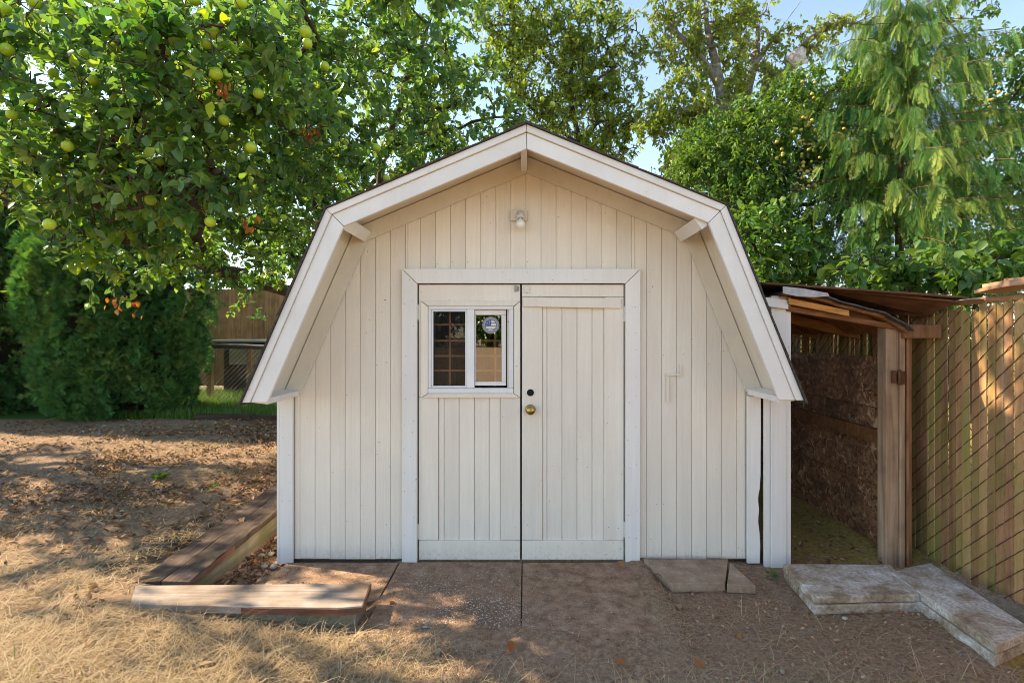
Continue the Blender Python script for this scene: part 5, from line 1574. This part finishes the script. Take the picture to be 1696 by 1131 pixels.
# --- trees on the far side of the lawn, mirrored in the window
for k, (x_, y_, R) in enumerate(((-7, -31, 3.2), (-2.6, -30, 3.0), (1.8, -32, 3.2), (6.5, -31, 3.0))):
    rg = np.random.default_rng(90 + k)
    z0 = ground_at(x_, y_)
    tr_ = thing('yard_tree', (x_, y_, z0), ['round dark tree across the lawn, mirrored left in the window', 'dark tree across the lawn, mirrored behind the window sticker', 'dark tree across the lawn, mirrored right in the window', 'dark tree across the lawn behind the viewer'][k], 'tree', 'trees across the lawn')
    MB().tube([(x_, y_, z0 - .1), (x_ + .1, y_, z0 + 1.5), (x_, y_, z0 + 4)], [.22, .16, .08], 8).build('trunk', M['bark'], tr_)
    n = 2600
    d = nrm(rg.normal(0, 1, (n, 3))); P = np.array([x_, y_, z0 + R * .98]) + d * R * np.array([.82, .7, .95]) * rg.uniform(.55, 1, (n, 1))
    D = nrm(d + rg.normal(0, .7, (n, 3)) + np.array([0, 0, -.3])); S, N = leaf_frames(D, rg)
    L = rg.uniform(.3, .5, n)
    V, T, q = leaves(P, D, S, N, L, L * .7, rg.uniform(0, .6, n), 4, .2, .2, rg)
    o = np_mesh('crown', V, T, M['back_leaf'], tr_, {'tone': q}); o['kind'] = 'stuff'

# ------------------------------------------------------------------ ground cover
rg = np.random.default_rng(101)
def blades(n, sampler, Lr, w, lift, mat, name, label, cat, tone_lo=0, tone_hi=1, flat=.85, segs=3):
    X, Y = sampler(n)
    n = len(X)
    Z = gz(X, Y) - .004
    a = rg.uniform(0, 6.283, n)
    h = np.stack([np.cos(a), np.sin(a), np.zeros(n)], 1)
    side = np.stack([-np.sin(a), np.cos(a), np.zeros(n)], 1)
    L = rg.uniform(*Lr, n); lf = rg.uniform(*lift, n); cv = rg.normal(0, .25, n)
    pts = []
    for i in range(segs + 1):
        s_ = i / segs
        z = lf * L * np.sin(s_ * (2.2 if flat > .5 else 1.4)) 
        p = np.stack([X, Y, Z], 1) + h * (L * s_ * flat)[:, None] + side * (cv * L * s_ * s_)[:, None] + np.array([0, 0, 1.0]) * z[:, None]
        ww = w * (1 - .75 * s_)
        pts += [p - side * ww, p + side * ww]
    V = np.stack(pts, 1).reshape(-1, 3)
    k = 2 * (segs + 1)
    q = []
    for i in range(segs): q += [(2 * i, 2 * i + 1, 2 * i + 3), (2 * i, 2 * i + 3, 2 * i + 2)]
    T = np.array(q)[None] + (np.arange(n) * k)[:, None, None]
    tone = np.repeat(np.clip(rg.uniform(tone_lo, tone_hi, n), 0, 1), k)
    o = np_mesh(name, V, T.reshape(-1, 3), mat, None, {'tone': tone})
    return tag(o, label, cat, kind='stuff')
def rej(n, x0, x1, y0, y1, f):
    X, Y = rg.uniform(x0, x1, n), rg.uniform(y0, y1, n)
    k = rg.random(n) < f(X, Y)
    return X[k], Y[k]
def blocked(X, Y):
    b = (X > -2.33) & (X < -1.98) & (Y > 3.03) & (Y < 7.1)
    b |= (X > -2.25) & (X < -.88) & (Y > 2.77) & (Y < 3.03)
    b |= (X > XL - .05) & (X < XR + .15) & (Y > 3.55) & (Y < 6.8)
    b |= (X > 1.64) & (X < 2.75) & (Y > 2.45) & (Y < 3.4) & ~((X < 2.26) & (Y < 2.95))
    return b
def straw_density(X, Y):
    m = straw_mask(X, Y)
    m = np.where((np.abs(X + .02) < .85) & (Y > 2.6), .012, m)
    return np.where(blocked(X, Y), 0, m)
blades(58000, lambda n: rej(n, -4.6, 2.75, 1.75, 3.3, straw_density), (.05, .15), .0016, (.05, .32), M['straw'], 'dry_grass', 'matted dry straw grass across the front of the yard', 'grass')
blades(9000, lambda n: rej(n, -4.2, 2.4, 1.75, 3.2, lambda X, Y: straw_density(X, Y) ** 1.3), (.12, .30), .0013, (.06, .40), M['straw'], 'straw_stalks', 'long pale straw stalks lying loose at the front left', 'grass', .6, 1)
blades(70000, lambda n: rej(n, -7.5, -2.2, 2.9, 7.6, lambda X, Y: np.where(blocked(X, Y), 0, .14 + .75 * straw_mask(X, Y) + .7 * sstep(.45, .60, fbm(X, Y, 1.6, 30)))), (.05, .15), .0030, (.04, .28), M['straw'], 'dry_grass', 'thin dry grass on the leaf-strewn bank at the left', 'grass')
blades(24000, lambda n: rej(n, .75, 2.7, 1.9, 3.5, lambda X, Y: np.where(blocked(X, Y), 0, np.clip(1.8 * fbm(X, Y, 2.6, 70) - .45, 0, 1))), (.015, .08), .0016, (.02, .16), M['straw'], 'straw_bits', 'scattered straw bits on the earth at the right', 'straw', .25, 1)
blades(26000, lambda n: rej(n, -7, -2.6, 7.65, 11.2, lambda X, Y: np.ones_like(X)), (.07, .17), .004, (.5, 1.1), M['grass'], 'green_grass', 'bright green grass patch before the wire fence', 'grass', 0, .9, .35)
blades(1500, lambda n: rej(n, -3.5, 2.2, 2.0, 3.2, lambda X, Y: np.where(blocked(X, Y), 0, sstep(.60, .72, fbm(X, Y, 2.2, 40)) * .8 * straw_mask(X, Y))), (.04, .09), .0018, (.3, .8), M['grass'], 'green_sprouts', 'few green blades sprouting through the straw', 'grass', .3, 1, .5)

def litter(n, f, x0, x1, y0, y1, Lr, mat, name, label, cat, tlo=0, thi=1):
    X, Y = rej(n, x0, x1, y0, y1, f)
    n = len(X)
    a = rg.uniform(0, 6.283, n)
    D = nrm(np.stack([np.cos(a), np.sin(a), rg.normal(.05, .22, n)], 1))
    up = np.stack([rg.normal(0, .3, n), rg.normal(0, .3, n), np.ones(n)], 1)
    S = nrm(np.cross(D, up)); N = nrm(np.cross(S, D))
    L = rg.uniform(*Lr, n)
    P = np.stack([X, Y, gz(X, Y) + rg.uniform(.004, .014, n)], 1) - D * L[:, None] * .5
    V, T, q = leaves(P, D, S, N, L, L * rg.uniform(.4, .65, n), rg.uniform(tlo, thi, n), 8, .45, -.35, rg)
    o = np_mesh(name, V, T, mat, None, {'tone': q})
    return tag(o, label, cat, kind='stuff')
litter(34000, lambda X, Y: np.where(blocked(X, Y), 0, (.16 + .9 * sstep(3.3, 5.2, Y) * sstep(-6.5, -3.2, X)) * np.clip(3.2 * fbm(X, Y, 2.2, 50) - 1.0, 0, 1)), -7.5, -2.32, 2.6, 7.6, (.012, .060), M['dead_leaf'], 'leaf_litter', 'brown fallen leaves scattered over the bank left of the shed', 'leaves')
litter(700, lambda X, Y: np.full_like(X, .9), -1.99, -1.74, 3.1, 6.0, (.025, .06), M['dead_leaf'], 'leaf_litter', 'fallen leaves heaped in the gap between timber and shed', 'leaves')
litter(5500, lambda X, Y: np.where(blocked(X, Y) | ((np.abs(X + .02) < .85) & (Y > 2.7)), 0, .3 + .5 * (X > .8)), -2.0, 2.7, 2.0, 3.5, (.007, .026), M['dead_leaf'], 'wood_chips', 'small chips and leaf crumbs on the earth before the shed', 'debris', .2, 1)
litter(500, lambda X, Y: np.full_like(X, .7), 1.88, 2.58, 3.5, 5.5, (.012, .04), M['dead_leaf'], 'leaf_litter', 'leaf crumbs on the mossy floor of the lean-to', 'leaves')
# gravel
def gravel(n, x0, x1, y0, y1, f, r, name, label):
    X, Y = rej(n, x0, x1, y0, y1, f); n = len(X)
    oc = np.array([(1, 0, 0), (0, 1, 0), (-1, 0, 0), (0, -1, 0), (0, 0, .7), (0, 0, -.7)], float)
    of = np.array([(0, 1, 4), (1, 2, 4), (2, 3, 4), (3, 0, 4), (1, 0, 5), (2, 1, 5), (3, 2, 5), (0, 3, 5)])
    R = (rg.uniform(*r, n))[:, None, None] * rg.uniform(.6, 1.3, (n, 6, 1))
    zz_ = np.maximum(gz(X, Y), np.where((np.abs(X + .02) < .85) & (Y > 2.63) & (Y < 3.57), .012, -9))
    V = np.stack([X, Y, zz_ + .001], 1)[:, None] + oc[None] * R
    T = of[None] + (np.arange(n) * 6)[:, None, None]
    o = np_mesh(name, V.reshape(-1, 3), T.reshape(-1, 3), M['stone'], None, None, True)
    return tag(o, label, 'gravel', kind='stuff')
gravel(2600, -1.65, 2.2, 2.1, 3.57, lambda X, Y: np.where(blocked(X, Y), 0, .25 + .6 * sstep(.45, .65, fbm(X, Y, 2.5, 60)) * (X < .3)), (.003, .0075), 'gravel', 'fine loose gravel over the paving before the doors')

# distinct fallen leaves, each its own
fl = leaf_variants(M['red_leaf'], 4) + leaf_variants(M['dead_leaf'], 4, .55, 1)
leafpx = [(6, 797), (40, 793), (130, 760), (282, 812), (275, 826), (207, 945), (322, 938), (364, 790), (350, 813), (110, 850), (160, 902), (108, 902), (240, 770), (300, 740), (420, 745), (400, 900), (455, 1030), (450, 780), (340, 770), (380, 740),
          (195, 720), (90, 735), (60, 830), (140, 800), (230, 860), (260, 800), (310, 860), (180, 830), (20, 760), (385, 790), (648, 980), (640, 1003), (737, 1083), (850, 1062), (1020, 1090), (1025, 935), (1080, 950), (1120, 1000), (410, 930), (425, 950), (395, 960), (1330, 985), (1150, 1090), (1230, 1050), (900, 1115), (560, 1090), (330, 1100), (150, 1060)]
for i, (px, py) in enumerate(leafpx):
    X, Y = topx(px, py, 0.0)
    for _ in range(4): X, Y = topx(px, py, ground_at(X, Y) + .01)
    z = max(ground_at(X, Y), .014 if (abs(X + .02) < .85 and 2.63 < Y < 3.57) else -9)
    if -2.33 < X < -1.99 and 3.04 < Y < 7.1: z = zT + .052 * (Y - 3.04)
    o = link('fallen_leaf', fl[i % len(fl)])
    o.location = (X, Y, z + .012); L = random.uniform(.045, .075)
    o.scale = (L, L, L)
    o.rotation_euler = (random.uniform(-.3, .3), random.uniform(-.25, .25), random.uniform(0, 6.28))
    side = 'on the bank left of the shed' if px < 480 and py < 960 else ('in the straw at the front left' if px < 560 else 'on the earth before the doors and slabs')
    tone_word = ['deep red', 'red-orange', 'orange', 'golden orange', 'tan', 'pale tan', 'light brown', 'rusty brown'][i % 8]
    tag(o, 'single ' + tone_word + ' fallen leaf ' + side, 'leaf', tone_word + ' fallen leaves ' + side)

# little weeds
def weed(px, py, n, r, label, mat='plum_leaf'):
    X, Y = topx(px, py, 0.0)
    for _ in range(4): X, Y = topx(px, py, ground_at(X, Y))
    z = ground_at(X, Y)
    o = thing('weed', (X, Y, z), label, 'weed', 'weeds')
    a = rg.uniform(0, 6.28, n)
    D = nrm(np.stack([np.cos(a), np.sin(a), rg.uniform(.2, .9, n)], 1)); S, N = leaf_frames(D, rg)
    L = rg.uniform(.5, 1, n) * r
    P = np.stack([X + np.cos(a) * r * .5 * rg.random(n), Y + np.sin(a) * r * .5 * rg.random(n), np.full(n, z + .01) + rg.random(n) * r * .4], 1)
    V, T, q = leaves(P, D, S, N, L, L * .5, rg.uniform(.3, 1, n), 8, .15, .3, rg)
    np_mesh('foliage', V, T, M[mat], o, {'tone': q})
weed(857, 930, 9, .035, 'tiny green weed at the foot of the seam between the doors')
weed(1278, 955, 12, .05, 'leafy weed between the broken paver and the white jamb')
weed(265, 795, 60, .07, 'larger clump of green weeds on the leafy bank', 'grass')
weed(350, 812, 14, .05, 'small green weed on the leafy bank nearer the shed', 'grass')
weed(1355, 940, 6, .03, 'small sprout at the left corner of the concrete slab')
weed(940, 932, 5, .022, 'tiny sprout under the right door')
